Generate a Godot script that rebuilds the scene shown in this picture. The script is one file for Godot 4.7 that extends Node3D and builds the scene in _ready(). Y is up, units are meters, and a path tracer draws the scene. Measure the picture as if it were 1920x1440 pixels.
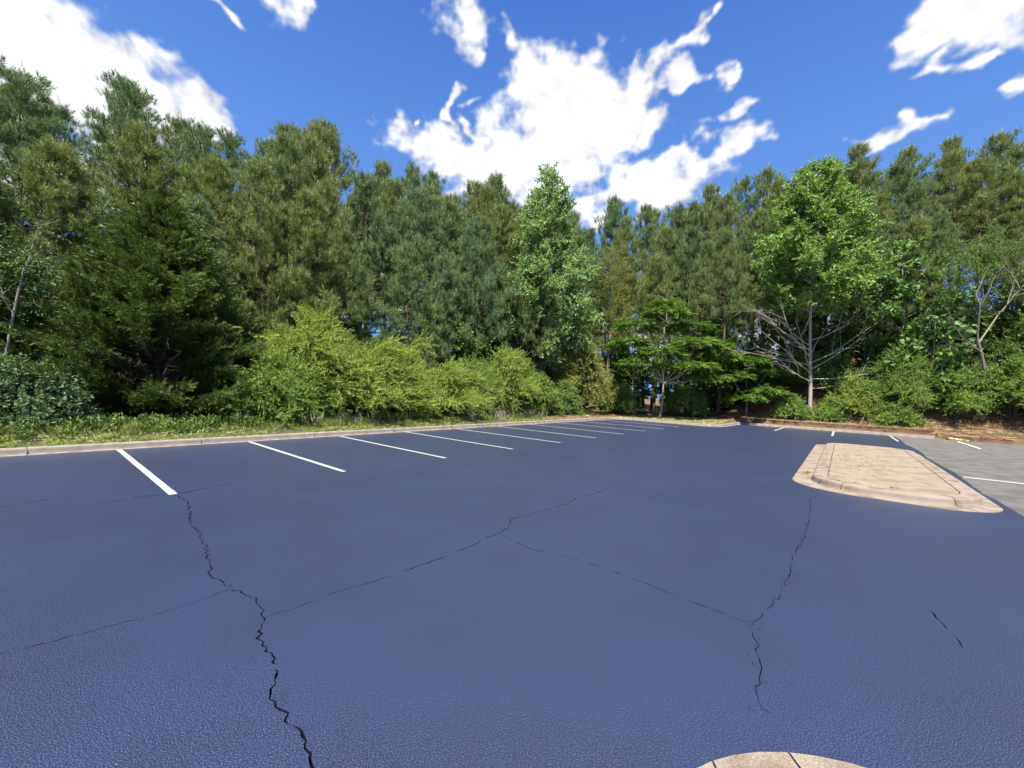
extends Node3D
# A resealed parking lot at the edge of a pine wood. World axes: x to the right, y up, -z away from the camera.
# The lot has a grid of its own: u runs along the parking row's kerb, v across the lot (lot() turns it into a point).

const EYE := 1.805
const LOT_TURN := 0.68893
const ORIGIN := Vector2(-9.36, 9.707)
const STALL := 2.74

var rng := RandomNumberGenerator.new()
var M := {}
var used := {}
var lot_outline := PackedVector2Array()


class Build:
	var v := PackedVector3Array()
	var n := PackedVector3Array()
	var c := PackedColorArray()

	func add(xf: Transform3D, p: PackedVector3Array, col: Color) -> void:
		v.append_array(xf * p)
		var k := PackedColorArray()
		k.resize(p.size())
		k.fill(col)
		c.append_array(k)

	func tri(a: Vector3, b: Vector3, d: Vector3, col := Color.WHITE) -> void:
		v.append(a); v.append(b); v.append(d)
		c.append(col); c.append(col); c.append(col)

	func quad(a: Vector3, b: Vector3, d: Vector3, e: Vector3, col := Color.WHITE) -> void:
		tri(a, b, d, col)
		tri(a, d, e, col)

	func box(at: Vector3, size: Vector3, b := Basis.IDENTITY, col := Color.WHITE) -> void:
		var h := size / 2
		var p := []
		for i in 8:
			p.append(at + b * Vector3(h.x * (1 if i & 1 else -1), h.y * (1 if i & 2 else -1), h.z * (1 if i & 4 else -1)))
		for f in [[0, 1, 3, 2], [5, 4, 6, 7], [4, 0, 2, 6], [1, 5, 7, 3], [2, 3, 7, 6], [4, 5, 1, 0]]:
			quad(p[f[0]], p[f[3]], p[f[2]], p[f[1]], col)

	# a smooth tube; keeps its own normals, so use one Build for tubes only
	func tube(pts: PackedVector3Array, rad: PackedFloat32Array, sides: int, col := Color.WHITE) -> void:
		var ref := Vector3(0.31, 0.17, 0.93)
		var rings := []
		var outs := []
		for i in pts.size():
			var d := (pts[mini(i + 1, pts.size() - 1)] - pts[maxi(i - 1, 0)]).normalized()
			var a := d.cross(ref).normalized()
			var b := d.cross(a)
			var ring := PackedVector3Array()
			var out := PackedVector3Array()
			for k in sides:
				var t := TAU * k / sides
				var o := a * cos(t) + b * sin(t)
				out.append(o)
				ring.append(pts[i] + o * rad[i])
			rings.append(ring)
			outs.append(out)
		for i in pts.size() - 1:
			for k in sides:
				var q := (k + 1) % sides
				v.append(rings[i][k]); v.append(rings[i + 1][k]); v.append(rings[i + 1][q])
				v.append(rings[i][k]); v.append(rings[i + 1][q]); v.append(rings[i][q])
				n.append(outs[i][k]); n.append(outs[i + 1][k]); n.append(outs[i + 1][q])
				n.append(outs[i][k]); n.append(outs[i + 1][q]); n.append(outs[i][q])
				for z in 6:
					c.append(col)

	func mesh(mat: Material) -> ArrayMesh:
		var a := []
		a.resize(Mesh.ARRAY_MAX)
		a[Mesh.ARRAY_VERTEX] = v
		if n.size() == v.size():
			a[Mesh.ARRAY_NORMAL] = n
		a[Mesh.ARRAY_COLOR] = c
		var m := ArrayMesh.new()
		m.add_surface_from_arrays(Mesh.PRIMITIVE_TRIANGLES, a)
		m.surface_set_material(0, mat)
		return m


# ---------------------------------------------------------------- naming
func numbered(called: String) -> String:
	if not used.has(called):
		used[called] = 0
		return called
	used[called] += 1
	return "%s_%03d" % [called, used[called]]


func tag(o: Node, label: String, category: String, group := "", kind := "") -> Node:
	if label:
		o.set_meta("label", label)
	if category:
		o.set_meta("category", category)
	if group:
		o.set_meta("group", group)
	if kind:
		o.set_meta("kind", kind)
	return o


func thing(called: String, label: String, category: String, at := Vector3.ZERO, group := "") -> Node3D:
	var o := Node3D.new()
	o.name = numbered(called)
	add_child(o)
	o.position = at
	tag(o, label, category, group)
	return o


func part(called: String, m: Mesh, parent: Node3D) -> MeshInstance3D:
	var o := MeshInstance3D.new()
	o.name = numbered(called) if parent == self else called
	o.mesh = m
	parent.add_child(o, true)
	return o


func structure(called: String, m: Mesh) -> MeshInstance3D:
	var o := part(called, m, self)
	o.set_meta("kind", "structure")
	return o


# ---------------------------------------------------------------- places
func lot(u: float, v: float, y := 0.0) -> Vector3:
	var s := sin(LOT_TURN)
	var k := cos(LOT_TURN)
	return Vector3(ORIGIN.x + s * u + k * v, y, -(ORIGIN.y + k * u - s * v))


func lot_uv(p: Vector3) -> Vector2:
	var d := Vector2(p.x - ORIGIN.x, -p.z - ORIGIN.y)
	var s := sin(LOT_TURN)
	var k := cos(LOT_TURN)
	return Vector2(s * d.x + k * d.y, k * d.x - s * d.y)


func ground_at(u: float, v: float) -> float:
	var a := clampf(-v - 0.35, 0.0, 20.0)
	return 0.13 + 0.05 * a + 6.0 * smoothstep(34.6, 42.5, u) * smoothstep(3.0, 12.0, v) + 0.4 * smoothstep(29.0, 35.0, u) * smoothstep(-6.0, 4.0, v)


func spot(u: float, v: float) -> Vector3:
	return lot(u, v, ground_at(u, v) - 0.03)


# ---------------------------------------------------------------- materials
func noise(freq: float, octaves: int, kind := FastNoiseLite.TYPE_SIMPLEX_SMOOTH, seed_ := 1) -> FastNoiseLite:
	var f := FastNoiseLite.new()
	f.seed = seed_
	f.noise_type = kind
	f.frequency = freq
	f.fractal_octaves = octaves
	f.fractal_type = FastNoiseLite.FRACTAL_FBM if octaves > 1 else FastNoiseLite.FRACTAL_NONE
	return f


func ramped(im: Image, stops: Array) -> ImageTexture:
	# grey noise to colours: stops are [value, linear colour]
	var g := Gradient.new()
	g.offsets = PackedFloat32Array(stops.map(func(s): return s[0]))
	g.colors = PackedColorArray(stops.map(func(s): return s[1].linear_to_srgb()))
	var table := PackedByteArray()
	for i in 256:
		var k := g.sample(i / 255.0)
		table.append(clampi(int(k.r * 255), 0, 255)); table.append(clampi(int(k.g * 255), 0, 255)); table.append(clampi(int(k.b * 255), 0, 255))
	im.convert(Image.FORMAT_L8)
	var src := im.get_data()
	var out := PackedByteArray()
	out.resize(src.size() * 3)
	for i in src.size():
		var j := src[i] * 3
		out[i * 3] = table[j]
		out[i * 3 + 1] = table[j + 1]
		out[i * 3 + 2] = table[j + 2]
	return ImageTexture.create_from_image(Image.create_from_data(im.get_width(), im.get_height(), false, Image.FORMAT_RGB8, out))


func mirrored(im: Image) -> Image:
	# four copies, flipped so that the edges meet
	im.convert(Image.FORMAT_L8)
	var w := im.get_width()
	var out := Image.create(w * 2, w * 2, false, Image.FORMAT_L8)
	var box := Rect2i(0, 0, w, w)
	out.blit_rect(im, box, Vector2i.ZERO)
	im.flip_x()
	out.blit_rect(im, box, Vector2i(w, 0))
	im.flip_y()
	out.blit_rect(im, box, Vector2i(w, w))
	im.flip_x()
	out.blit_rect(im, box, Vector2i(0, w))
	return out


func surface(tex: Texture2D, scale: float, rough: float, world := true) -> StandardMaterial3D:
	var m := StandardMaterial3D.new()
	m.albedo_texture = tex
	m.roughness = rough
	m.uv1_triplanar = true
	m.uv1_world_triplanar = world
	m.uv1_scale = Vector3.ONE * scale
	return m


func relief(m: StandardMaterial3D, im: Image, cm: float) -> void:
	m.heightmap_enabled = true
	m.heightmap_texture = ImageTexture.create_from_image(im)
	m.heightmap_scale = cm


func leaf_material(called: String, rough: float, through: Color) -> void:
	var m := StandardMaterial3D.new()
	m.vertex_color_use_as_albedo = true
	m.roughness = rough
	m.metallic_specular = 0.35
	m.backlight_enabled = true
	m.backlight = through
	m.cull_mode = BaseMaterial3D.CULL_DISABLED
	M[called] = m


func detail(m: StandardMaterial3D, tex: Texture2D, scale: float) -> void:
	m.detail_enabled = true
	m.detail_albedo = tex
	m.detail_blend_mode = BaseMaterial3D.BLEND_MODE_MUL
	m.detail_uv_layer = BaseMaterial3D.DETAIL_UV_2
	m.uv2_triplanar = true
	m.uv2_world_triplanar = true
	m.uv2_scale = Vector3.ONE * scale


func grey(x: float, r := 1.0, g := 1.0, b := 1.0) -> Color:
	return Color(x * r, x * g, x * b)


func make_materials() -> void:
	var cell := noise(0.13, 1, FastNoiseLite.TYPE_CELLULAR, 3)
	cell.cellular_return_type = FastNoiseLite.RETURN_DISTANCE
	var grain := cell.get_image(1024, 1024)
	var speck := noise(0.19, 2, FastNoiseLite.TYPE_SIMPLEX_SMOOTH, 19).get_image(1024, 1024)
	var grit := mirrored(noise(0.05, 4, FastNoiseLite.TYPE_SIMPLEX_SMOOTH, 9).get_image(512, 512))
	var patchy := mirrored(noise(0.008, 5, FastNoiseLite.TYPE_SIMPLEX_SMOOTH, 21).get_image(512, 512))
	# sealed asphalt: a thin blue-black coat over rolled stone, part of its blue painted sky reflection
	var seal := surface(ramped(speck.duplicate(), [[0.2, Color(0.003, 0.006, 0.018)], [0.5, Color(0.0150, 0.0225, 0.065)], [0.68, Color(0.026, 0.037, 0.100)], [0.84, Color(0.062, 0.081, 0.17)]]), 1.0 / 1.9, 0.35)  # speckle mixes stone grain with glints painted into the colour
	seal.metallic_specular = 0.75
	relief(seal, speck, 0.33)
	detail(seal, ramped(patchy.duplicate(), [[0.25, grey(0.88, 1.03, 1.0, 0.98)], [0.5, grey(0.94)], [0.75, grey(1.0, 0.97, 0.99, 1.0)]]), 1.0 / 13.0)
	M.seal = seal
	var crack := surface(ramped(grit.duplicate(), [[0.3, Color(0.006, 0.006, 0.008)], [0.7, Color(0.016, 0.016, 0.018)]]), 2.0, 0.95)
	crack.metallic_specular = 0.05
	M.crack = crack
	var old := surface(ramped(grit.duplicate(), [[0.15, grey(0.051, 1, 1, 1.04)], [0.5, grey(0.098, 1, 1, 1.04)], [0.8, grey(0.175, 1, 0.99, 1.0)]]), 1.0 / 0.7, 0.9)
	relief(old, grain, 0.5)
	detail(old, ramped(patchy.duplicate(), [[0.2, grey(0.62)], [0.5, grey(0.85)], [0.8, grey(1.0)]]), 1.0 / 6.0)
	M.old = old
	var white := surface(ramped(grit.duplicate(), [[0.1, Color(0.235, 0.262, 0.256)], [0.5, Color(0.27, 0.3, 0.293)], [0.9, Color(0.3, 0.33, 0.32)]]), 1.2, 0.6)
	relief(white, grain, 0.3)
	M.paint = white
	var worn := surface(ramped(grit.duplicate(), [[0.2, grey(0.24)], [0.42, grey(0.4)], [0.6, grey(0.66)]]), 1.2, 0.8)
	M.worn_paint = worn
	# concrete, with brown stains
	var con := surface(ramped(grit.duplicate(), [[0.15, Color(0.135, 0.114, 0.096)], [0.5, Color(0.194, 0.171, 0.149)], [0.85, Color(0.237, 0.213, 0.189)]]), 1.0 / 0.9, 0.9)
	relief(con, grain, 0.25)
	detail(con, ramped(patchy.duplicate(), [[0.2, Color(0.62, 0.57, 0.5)], [0.45, Color(0.9, 0.88, 0.86)], [0.7, Color(1, 1, 1)]]), 1.0 / 3.1)
	M.concrete = con
	var top := surface(ramped(grit.duplicate(), [[0.12, Color(0.149, 0.123, 0.095)], [0.5, Color(0.203, 0.174, 0.142)], [0.85, Color(0.237, 0.206, 0.176)]]), 1.0 / 0.75, 0.95)
	relief(top, grain, 0.35)
	detail(top, ramped(patchy.duplicate(), [[0.22, Color(0.74, 0.7, 0.64)], [0.45, Color(0.92, 0.91, 0.89)], [0.7, Color(1, 1, 1)]]), 1.0 / 4.3)
	M.concrete_top = top
	var kerb := surface(ramped(grit.duplicate(), [[0.15, Color(0.143, 0.130, 0.120)], [0.5, Color(0.221, 0.206, 0.191)], [0.85, Color(0.280, 0.268, 0.250)]]), 1.0 / 0.8, 0.92)
	relief(kerb, grain, 0.3)
	detail(kerb, ramped(patchy.duplicate(), [[0.2, Color(0.58, 0.53, 0.49)], [0.5, Color(0.88, 0.86, 0.84)], [0.75, Color(1, 1, 1)]]), 1.0 / 2.3)
	M.kerb = kerb
	var earth := surface(ramped(grit.duplicate(), [[0.15, grey(0.45)], [0.5, grey(0.8)], [0.85, grey(1.0)]]), 1.0 / 1.3, 1.0)
	earth.vertex_color_use_as_albedo = true
	relief(earth, grit, 3.0)
	M.earth = earth
	for b in [["pine_bark", Color(0.068, 0.050, 0.040), Color(0.160, 0.120, 0.096)], ["grey_bark", Color(0.136, 0.124, 0.108), Color(0.288, 0.268, 0.240)], ["pale_bark", Color(0.240, 0.220, 0.192), Color(0.416, 0.392, 0.352)], ["brown_twig", Color(0.060, 0.046, 0.034), Color(0.128, 0.100, 0.076)]]:
		var bm := surface(ramped(grit.duplicate(), [[0.25, b[1]], [0.75, b[2]]]), 1.6, 0.95, false)
		bm.uv1_scale = Vector3(2.2, 0.7, 2.2)
		relief(bm, grit, 1.5)
		M[b[0]] = bm
	leaf_material("needle", 0.5, Color(0.7, 0.7, 0.5))
	leaf_material("leaf", 0.6, Color(0.75, 0.8, 0.36))
	leaf_material("blade", 0.6, Color(0.45, 0.5, 0.25))
	var dull := StandardMaterial3D.new()
	dull.vertex_color_use_as_albedo = true
	dull.roughness = 0.95
	dull.cull_mode = BaseMaterial3D.CULL_DISABLED
	M.dull = dull
	var tape := StandardMaterial3D.new()
	tape.albedo_color = Color(0.34, 0.40, 0.07).linear_to_srgb()
	tape.roughness = 0.35
	tape.cull_mode = BaseMaterial3D.CULL_DISABLED
	tape.backlight_enabled = true
	tape.backlight = Color(0.4, 0.4, 0.1)
	M.tape = tape


# ---------------------------------------------------------------- sky
const CLOUDS := [
	-51.8, 27.8, 5.0, 4.0, -48.3, 27.8, 3.6, 2.8, -51.0, 23.9, 3.1, 2.4, -45.2, 25.8, 4.1, 2.6, -41.1, 27.5, 3.9, 2.7, -38.4, 27.4, 2.5, 2.1, -48.1, 24.5, 3.1, 2.1, -42.6, 30.9, 1.6, 1.2, -56.8, 24.1, 5.6, 5.6,
	-30.0, 39.6, 2.0, 1.8, -9.4, 42.6, 2.1, 1.7, -2.4, 42.1, 1.3, 1.6, -38.9, 36.6, 2.2, 0.5, -27.6, 39.8, 1.2, 0.7,
	4.2, 39.1, 4.4, 2.6, 8.1, 38.0, 4.1, 2.9, 2.1, 36.1, 5.2, 3.6, 9.0, 35.0, 7.3, 3.1, 14.9, 35.1, 4.1, 2.8, 6.2, 32.4, 8.2, 3.3, -2.1, 30.6, 9.7, 3.4, -13.4, 30.7, 4.4, 2.3, -8.9, 29.5, 5.8, 3.2, -1.2, 27.1, 8.8, 3.1, 11.4, 32.2, 3.7, 3.3,
	18.2, 38.1, 3.0, 1.9, 20.2, 39.6, 2.6, 1.1, 23.5, 39.7, 1.2, 0.4, 16.2, 36.4, 2.3, 2.0, 22.6, 36.9, 2.2, 0.8, 27.3, 36.0, 1.1, 0.7, 27.8, 32.9, 1.9, 0.8, 27.3, 30.1, 2.5, 1.4, 22.3, 29.8, 1.8, 1.2, 18.7, 27.4, 5.8, 2.4, 16.0, 26.2, 4.4, 2.4, 21.5, 26.2, 3.6, 2.6, 11.0, 24.9, 4.0, 1.9, -10.4, 34.8, 0.9, 1.1, -7.0, 34.4, 0.7, 1.0, -14.8, 33.1, 0.5, 0.4,
	48.6, 33.0, 4.3, 2.0, 46.1, 33.4, 2.8, 2.1, 43.8, 33.6, 2.5, 1.4, 50.8, 32.6, 3.1, 2.1, 46.9, 29.9, 1.7, 0.6, 48.6, 30.0, 0.9, 0.5, 50.9, 27.2, 1.1, 0.9, 52.7, 27.0, 1.5, 0.9, 42.3, 26.3, 1.8, 0.6, 44.3, 26.9, 1.2, 0.4]


func make_sky() -> PanoramaSkyMaterial:
	var w := 3072
	var h := 1536
	var half := h / 2
	# how much cloud there is in each direction, from blobs; coarse grid first
	var blobs := CLOUDS.duplicate()
	var r := RandomNumberGenerator.new()
	r.seed = 5
	for i in 46:   # the same fair-weather clouds go on round the rest of the sky
		var az := r.randf_range(62.0, 298.0)
		var el := r.randf_range(4.0, 62.0)
		var s := r.randf_range(2.0, 6.0)
		for k in 4:
			blobs.append_array([az + r.randf_range(-2.0, 2.0) * s, el + r.randf_range(-0.7, 0.7) * s, s * r.randf_range(0.6, 1.5), s * r.randf_range(0.35, 0.8)])
	for i in 8:
		blobs.append_array([r.randf_range(-50.0, 60.0), r.randf_range(54.0, 80.0), r.randf_range(2.0, 6.0), r.randf_range(1.5, 4.0)])
	for i in 26:   # low clouds behind the wood
		blobs.append_array([r.randf_range(-60.0, 60.0), r.randf_range(2.0, 21.0), r.randf_range(3.0, 8.0), r.randf_range(1.2, 3.0)])
	var cw := 1024
	var ch := 256
	var cover := PackedFloat32Array()
	cover.resize(cw * ch)
	for b in range(0, blobs.size(), 4):
		var el: float = blobs[b + 1]
		var rx: float = blobs[b + 2] / maxf(cos(deg_to_rad(el)), 0.2)
		var ry: float = blobs[b + 3]
		var x0 := floori((blobs[b] - rx * 1.6) / 360.0 * cw)
		var x1 := floori((blobs[b] + rx * 1.6) / 360.0 * cw)
		for y in range(maxi(0, int((90.0 - el - ry * 1.6) / 90.0 * ch)), mini(ch, int((90.0 - el + ry * 1.6) / 90.0 * ch) + 1)):
			var dy := (90.0 - (y + 0.5) * 90.0 / ch - el) / ry
			for x in range(x0, x1 + 1):
				var dx: float = ((x + 0.5) * 360.0 / cw - blobs[b]) / rx
				var f := 1.0 - (dx * dx + dy * dy) * 0.5
				if f > 0.0:
					var j := y * cw + posmod(x, cw)
					cover[j] = minf(1.35, maxf(cover[j], f) + minf(cover[j], f) * 0.25)
	var ci := Image.create_from_data(cw, ch, false, Image.FORMAT_RF, cover.to_byte_array())
	ci.resize(w, half, Image.INTERPOLATE_CUBIC)
	var field := ci.get_data().to_float32_array()
	var big := noise(1.0, 6, FastNoiseLite.TYPE_SIMPLEX_SMOOTH, 4)
	big.fractal_gain = 0.55
	var warp := noise(1.0, 4, FastNoiseLite.TYPE_SIMPLEX_SMOOTH, 24)
	var fine := noise(1.0, 4, FastNoiseLite.TYPE_SIMPLEX_SMOOTH, 14)
	var out := PackedFloat32Array()
	out.resize(w * h * 3)
	var top := Color(0.0125, 0.045, 0.185)
	var low := Color(0.095, 0.205, 0.41)
	for y in half:
		var el := (0.5 - (y + 0.5) / h) * PI
		var s := sin(el)
		var k := cos(el)
		var sky := low.lerp(top, pow(clampf(s * 1.12, 0.0, 1.0), 0.72))
		for x in w:
			var j := (y * w + x) * 3
			var a0 := (x + 0.5) / w * TAU
			var f := field[y * w + x]
			if y > 200:
				var wx := sin(a0) * k
				var wz := -cos(a0) * k
				var sx := x + roundi(warp.get_noise_3d(wx * 7.0, s * 9.0, wz * 7.0) * 44.0)
				var sy := clampi(y + roundi(warp.get_noise_3d(wx * 7.0 + 40.0, s * 9.0, wz * 7.0) * 26.0), 0, half - 1)
				f = field[sy * w + posmod(sx, w)]
			var cr := sky.r
			var cg := sky.g
			var cb := sky.b
			if f > 0.05:
				var a := (x + 0.5) / w * TAU
				var dx := sin(a) * k
				var dz := -cos(a) * k
				var d := f - 0.55 + big.get_noise_3d(dx * 19.0, s * 23.0, dz * 19.0) * 0.76
				if d > -0.34:
					var t := clampf((d + 0.34) / 0.82, 0.0, 1.0)
					t = pow(t * t * (3.0 - 2.0 * t), 1.2)
					var g := fine.get_noise_3d(dx * 11.0 + 5.0, s * 17.0, dz * 11.0)
					var thick := clampf((d + 0.02) * 1.6, 0.0, 1.0)
					var shade := 0.295 + 0.08 * thick + g * 0.11
					cr = lerpf(cr, shade * 1.0, t)
					cg = lerpf(cg, shade * 1.01, t)
					cb = lerpf(cb, shade * 1.05, t)
			out[j] = cr
			out[j + 1] = cg
			out[j + 2] = cb
	for y in range(half, h):
		for x in range(0, w * 3, 3):
			var j := y * w * 3 + x
			out[j] = 0.12; out[j + 1] = 0.13; out[j + 2] = 0.12
	var m := PanoramaSkyMaterial.new()
	m.panorama = ImageTexture.create_from_image(Image.create_from_data(w, h, false, Image.FORMAT_RGBF, out.to_byte_array()))
	return m


const PINES := [
	[-25.2, -15.9, 0.92, 13.9, 0], [-19.9, -12.8, 0.62, 10.3, 0], [-22.0, -14.4, 0.75, 11.8, 0], [-17.3, -11.8, 0.48, 9.4, 1], [-22.3, -17.9, 0.87, 13.4, 2], [-18.4, -15.1, 0.63, 11.4, 0],
	[-16.3, -13.7, 0.51, 9.0, 1], [-19.5, -16.4, 0.72, 11.9, 0], [-20.5, -20.5, 0.89, 14.3, 2], [-18.7, -19.0, 0.77, 13.2, 0], [-16.2, -17.0, 0.61, 11.1, 0], [-18.9, -21.9, 0.87, 13.8, 2],
	[-13.0, -15.5, 0.44, 8.4, 1], [-16.2, -20.5, 0.72, 12.8, 2], [-14.3, -18.5, 0.58, 10.9, 0], [-17.1, -24.2, 0.87, 14.9, 2], [-11.8, -18.6, 0.49, 10.4, 1], [-12.8, -20.9, 0.60, 12.9, 1],
	[-14.1, -23.0, 0.72, 14.1, 0], [-16.0, -27.4, 0.93, 17.1, 2], [-10.3, -19.6, 0.47, 9.9, 1], [-13.1, -26.1, 0.78, 16.4, 0], [-11.9, -23.6, 0.65, 14.2, 1], [-14.3, -29.4, 0.93, 18.4, 2],
	[-9.2, -22.0, 0.50, 9.4, 1], [-12.0, -32.1, 0.93, 17.9, 2], [-10.6, -28.2, 0.75, 14.9, 0], [-9.5, -26.2, 0.64, 13.5, 1], [-9.3, -29.8, 0.75, 15.8, 0], [-6.9, -24.5, 0.49, 10.0, 1],
	[-9.5, -34.2, 0.90, 19.3, 2], [-7.0, -28.4, 0.62, 14.9, 0], [-7.8, -36.7, 0.91, 18.5, 2], [-6.8, -32.3, 0.73, 16.0, 0], [-5.8, -30.7, 0.64, 14.6, 1], [-4.4, -26.1, 0.44, 9.8, 1],
	[-5.1, -34.6, 0.74, 17.4, 2], [-5.3, -38.2, 0.86, 19.1, 2], [-4.3, -31.5, 0.61, 14.6, 0], [-4.5, -40.8, 0.91, 20.1, 0], [-2.9, -28.2, 0.45, 12.3, 1], [-2.8, -36.8, 0.72, 18.3, 0],
	[-3.1, -43.1, 0.93, 21.3, 0], [-2.1, -33.6, 0.59, 16.4, 0], [-1.8, -40.0, 0.78, 20.6, 2], [-1.1, -30.9, 0.47, 10.7, 1], [-1.1, -45.3, 0.92, 22.3, 0], [0.0, -40.8, 0.74, 20.2, 0],
	[0.4, -32.9, 0.48, 10.8, 1], [0.5, -36.5, 0.58, 15.7, 0], [0.6, -38.8, 0.65, 17.9, 1], [1.6, -46.7, 0.87, 20.9, 0], [1.8, -44.2, 0.78, 21.1, 2], [2.8, -49.6, 0.91, 23.3, 0],
	[1.9, -34.3, 0.46, 11.8, 1], [3.8, -45.8, 0.75, 22.1, 2], [3.6, -40.1, 0.58, 18.1, 0], [4.7, -51.6, 0.90, 24.0, 0], [4.2, -42.7, 0.64, 17.7, 0], [3.9, -36.8, 0.46, 15.0, 1],
	[5.6, -48.4, 0.77, 21.9, 0], [6.4, -45.6, 0.65, 19.2, 0], [5.5, -38.4, 0.45, 15.5, 1], [7.6, -50.5, 0.76, 23.5, 2], [8.4, -46.3, 0.59, 19.6, 1], [10.8, -49.3, 0.59, 24.0, 1],
	[13.3, -46.9, 0.42, 22.2, 2], [16.1, -49.2, 0.39, 23.0, 2], [14.3, -41.1, 0.36, 16.1, 1], [18.1, -51.1, 0.38, 24.0, 2], [15.9, -45.0, 0.35, 20.8, 0], [18.3, -47.1, 0.35, 22.3, 0],
	[20.1, -48.6, 0.35, 24.0, 2], [18.3, -43.5, 0.38, 19.5, 0], [19.9, -45.1, 0.39, 22.2, 0], [18.0, -39.5, 0.49, 15.1, 1], [22.5, -47.5, 0.42, 24.0, 2], [22.3, -43.6, 0.52, 24.0, 2],
	[19.9, -38.4, 0.83, 15.0, 1], [21.3, -40.8, 0.68, 21.3, 0], [24.0, -45.8, 0.51, 24.0, 0], [22.5, -38.6, 2.28, 17.3, 0], [24.7, -40.6, 2.71, 18.7, 0], [27.2, -44.2, 2.36, 22.9, 2],
	[22.5, -36.1, 3.43, 11.5, 0], [26.4, -39.8, 4.51, 18.5, 0], [25.3, -37.6, 4.99, 14.9, 0], [29.6, -42.4, 5.22, 19.4, 2], [24.6, -33.6, 4.98, 10.1, 0], [26.6, -35.7, 6.41, 14.1, 0],
	[28.5, -37.5, 6.49, 15.8, 0], [30.8, -40.2, 6.49, 19.3, 2], [26.9, -32.1, 5.39, 12.2, 1], [33.1, -38.1, 6.53, 17.7, 0], [28.9, -33.2, 6.53, 13.0, 0], [31.2, -35.7, 6.53, 17.1, 2],
	[35.3, -36.7, 6.53, 18.0, 2], [33.6, -34.9, 6.53, 15.3, 0], [31.6, -32.4, 6.53, 13.0, 0], [28.7, -29.4, 4.45, 11.0, 1], [30.4, -28.7, 5.09, 10.1, 1], [35.3, -32.1, 6.53, 14.7, 0],
	[37.8, -34.0, 6.53, 17.8, 2], [33.6, -29.7, 6.53, 13.2, 0], [37.9, -31.2, 6.53, 14.5, 0], [32.9, -27.1, 5.35, 9.7, 1], [39.7, -32.5, 6.53, 16.5, 2], [35.4, -28.1, 6.53, 11.6, 0],
	[39.8, -29.0, 6.53, 13.9, 0], [35.4, -25.2, 5.45, 9.4, 1], [42.5, -30.1, 6.53, 15.9, 0], [37.8, -26.0, 6.53, 12.7, 0], [45.4, -29.2, 6.53, 16.3, 0], [42.7, -27.4, 6.53, 14.4, 0],
	[37.9, -22.6, 5.07, 9.6, 1],
]
const CRACKS := {
	"main": [-5.09, -6.23, -4.65, -5.90, -4.24, -5.44, -4.06, -5.20, -3.84, -4.96, -3.55, -4.71, -3.28, -4.42, -3.04, -4.16, -2.67, -3.71, -2.55, -3.66, -2.33, -3.50, -2.19, -3.43, -2.05, -3.38, -1.91, -3.23, -1.80, -3.09, -1.71, -2.86, -1.50, -2.68, -1.36, -2.47, -1.32, -2.36, -1.19, -2.25, -1.09, -2.15, -0.97, -2.06, -0.86, -1.92, -0.80, -1.82],
	"b": [-2.33, -3.50, -2.40, -3.43, -2.44, -3.31, -2.54, -3.17, -2.65, -3.06, -2.76, -2.98, -2.84, -2.89, -2.94, -2.81, -3.02, -2.72, -3.11, -2.65, -3.18, -2.59, -3.25, -2.49],
	"c": [-1.81, -3.11, -1.69, -3.21, -1.56, -3.38, -1.38, -3.59, -1.20, -3.74, -0.97, -3.98, -0.66, -4.33, -0.41, -4.65, -0.25, -4.92, -0.09, -5.12, 0.04, -5.38, 0.06, -5.67, 0.20, -5.86, 0.57, -6.20, 0.95, -6.60, 1.18, -6.96, 1.53, -7.31, 2.09, -8.02],
	"d": [-0.09, -5.12, 0.32, -4.65, 0.73, -4.47, 1.12, -4.18, 1.29, -4.01, 1.52, -3.77, 1.79, -3.52, 1.93, -3.36, 2.04, -3.31],
	"e": [5.76, -7.68, 5.04, -6.74, 4.47, -6.00, 3.96, -5.40, 3.43, -4.82, 2.96, -4.23, 2.65, -3.87, 2.43, -3.66, 2.23, -3.48, 2.04, -3.31, 1.92, -3.08, 1.77, -2.77, 1.61, -2.57, 1.53, -2.32, 1.52, -2.16],
	"f": [-6.73, -5.17, -6.65, -5.32, -6.57, -5.56, -6.45, -5.80, -6.35, -6.05],
	"g": [-5.66, -5.62, -5.57, -5.82, -5.45, -6.04, -5.21, -6.21, -5.08, -6.29, -4.98, -6.62, -4.80, -6.88, -4.73, -7.09],
	"h": [3.82, -3.63, 3.73, -3.46, 3.61, -3.26, 3.53, -3.13, 3.49, -3.07],
}


# ---------------------------------------------------------------- paving and kerbs
func arc(out: PackedVector2Array, centre: Vector2, radius: float, a0: float, a1: float, steps := 8) -> void:
	for i in steps + 1:
		var a := lerpf(a0, a1, float(i) / steps)
		out.append(centre + Vector2(cos(a), sin(a)) * radius)


func kerb_path() -> PackedVector2Array:
	# (u, v) of the foot of the kerb, walked with the lot on the left hand of -v
	var p := PackedVector2Array([Vector2(-20, -0.12)])
	arc(p, Vector2(26.5, 0.98), 1.1, -PI / 2, 0.0)
	arc(p, Vector2(28.9, 5.9), 1.3, PI, PI / 2, 10)
	arc(p, Vector2(32.6, 8.1), 0.8, -PI / 2, 0.0)
	p.append(Vector2(33.4, 17.7))
	return p


func resample(p: PackedVector2Array, from: float, to: float) -> PackedVector2Array:
	# the piece of a path between two lengths along it
	var out := PackedVector2Array()
	var s := 0.0
	for i in p.size() - 1:
		var l := p[i].distance_to(p[i + 1])
		if l < 1e-5:
			continue
		if s + l >= from and s <= to:
			var a := clampf((from - s) / l, 0, 1)
			var b := clampf((to - s) / l, 0, 1)
			if out.is_empty():
				out.append(p[i].lerp(p[i + 1], a))
			out.append(p[i].lerp(p[i + 1], b))
		s += l
	return out


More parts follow.
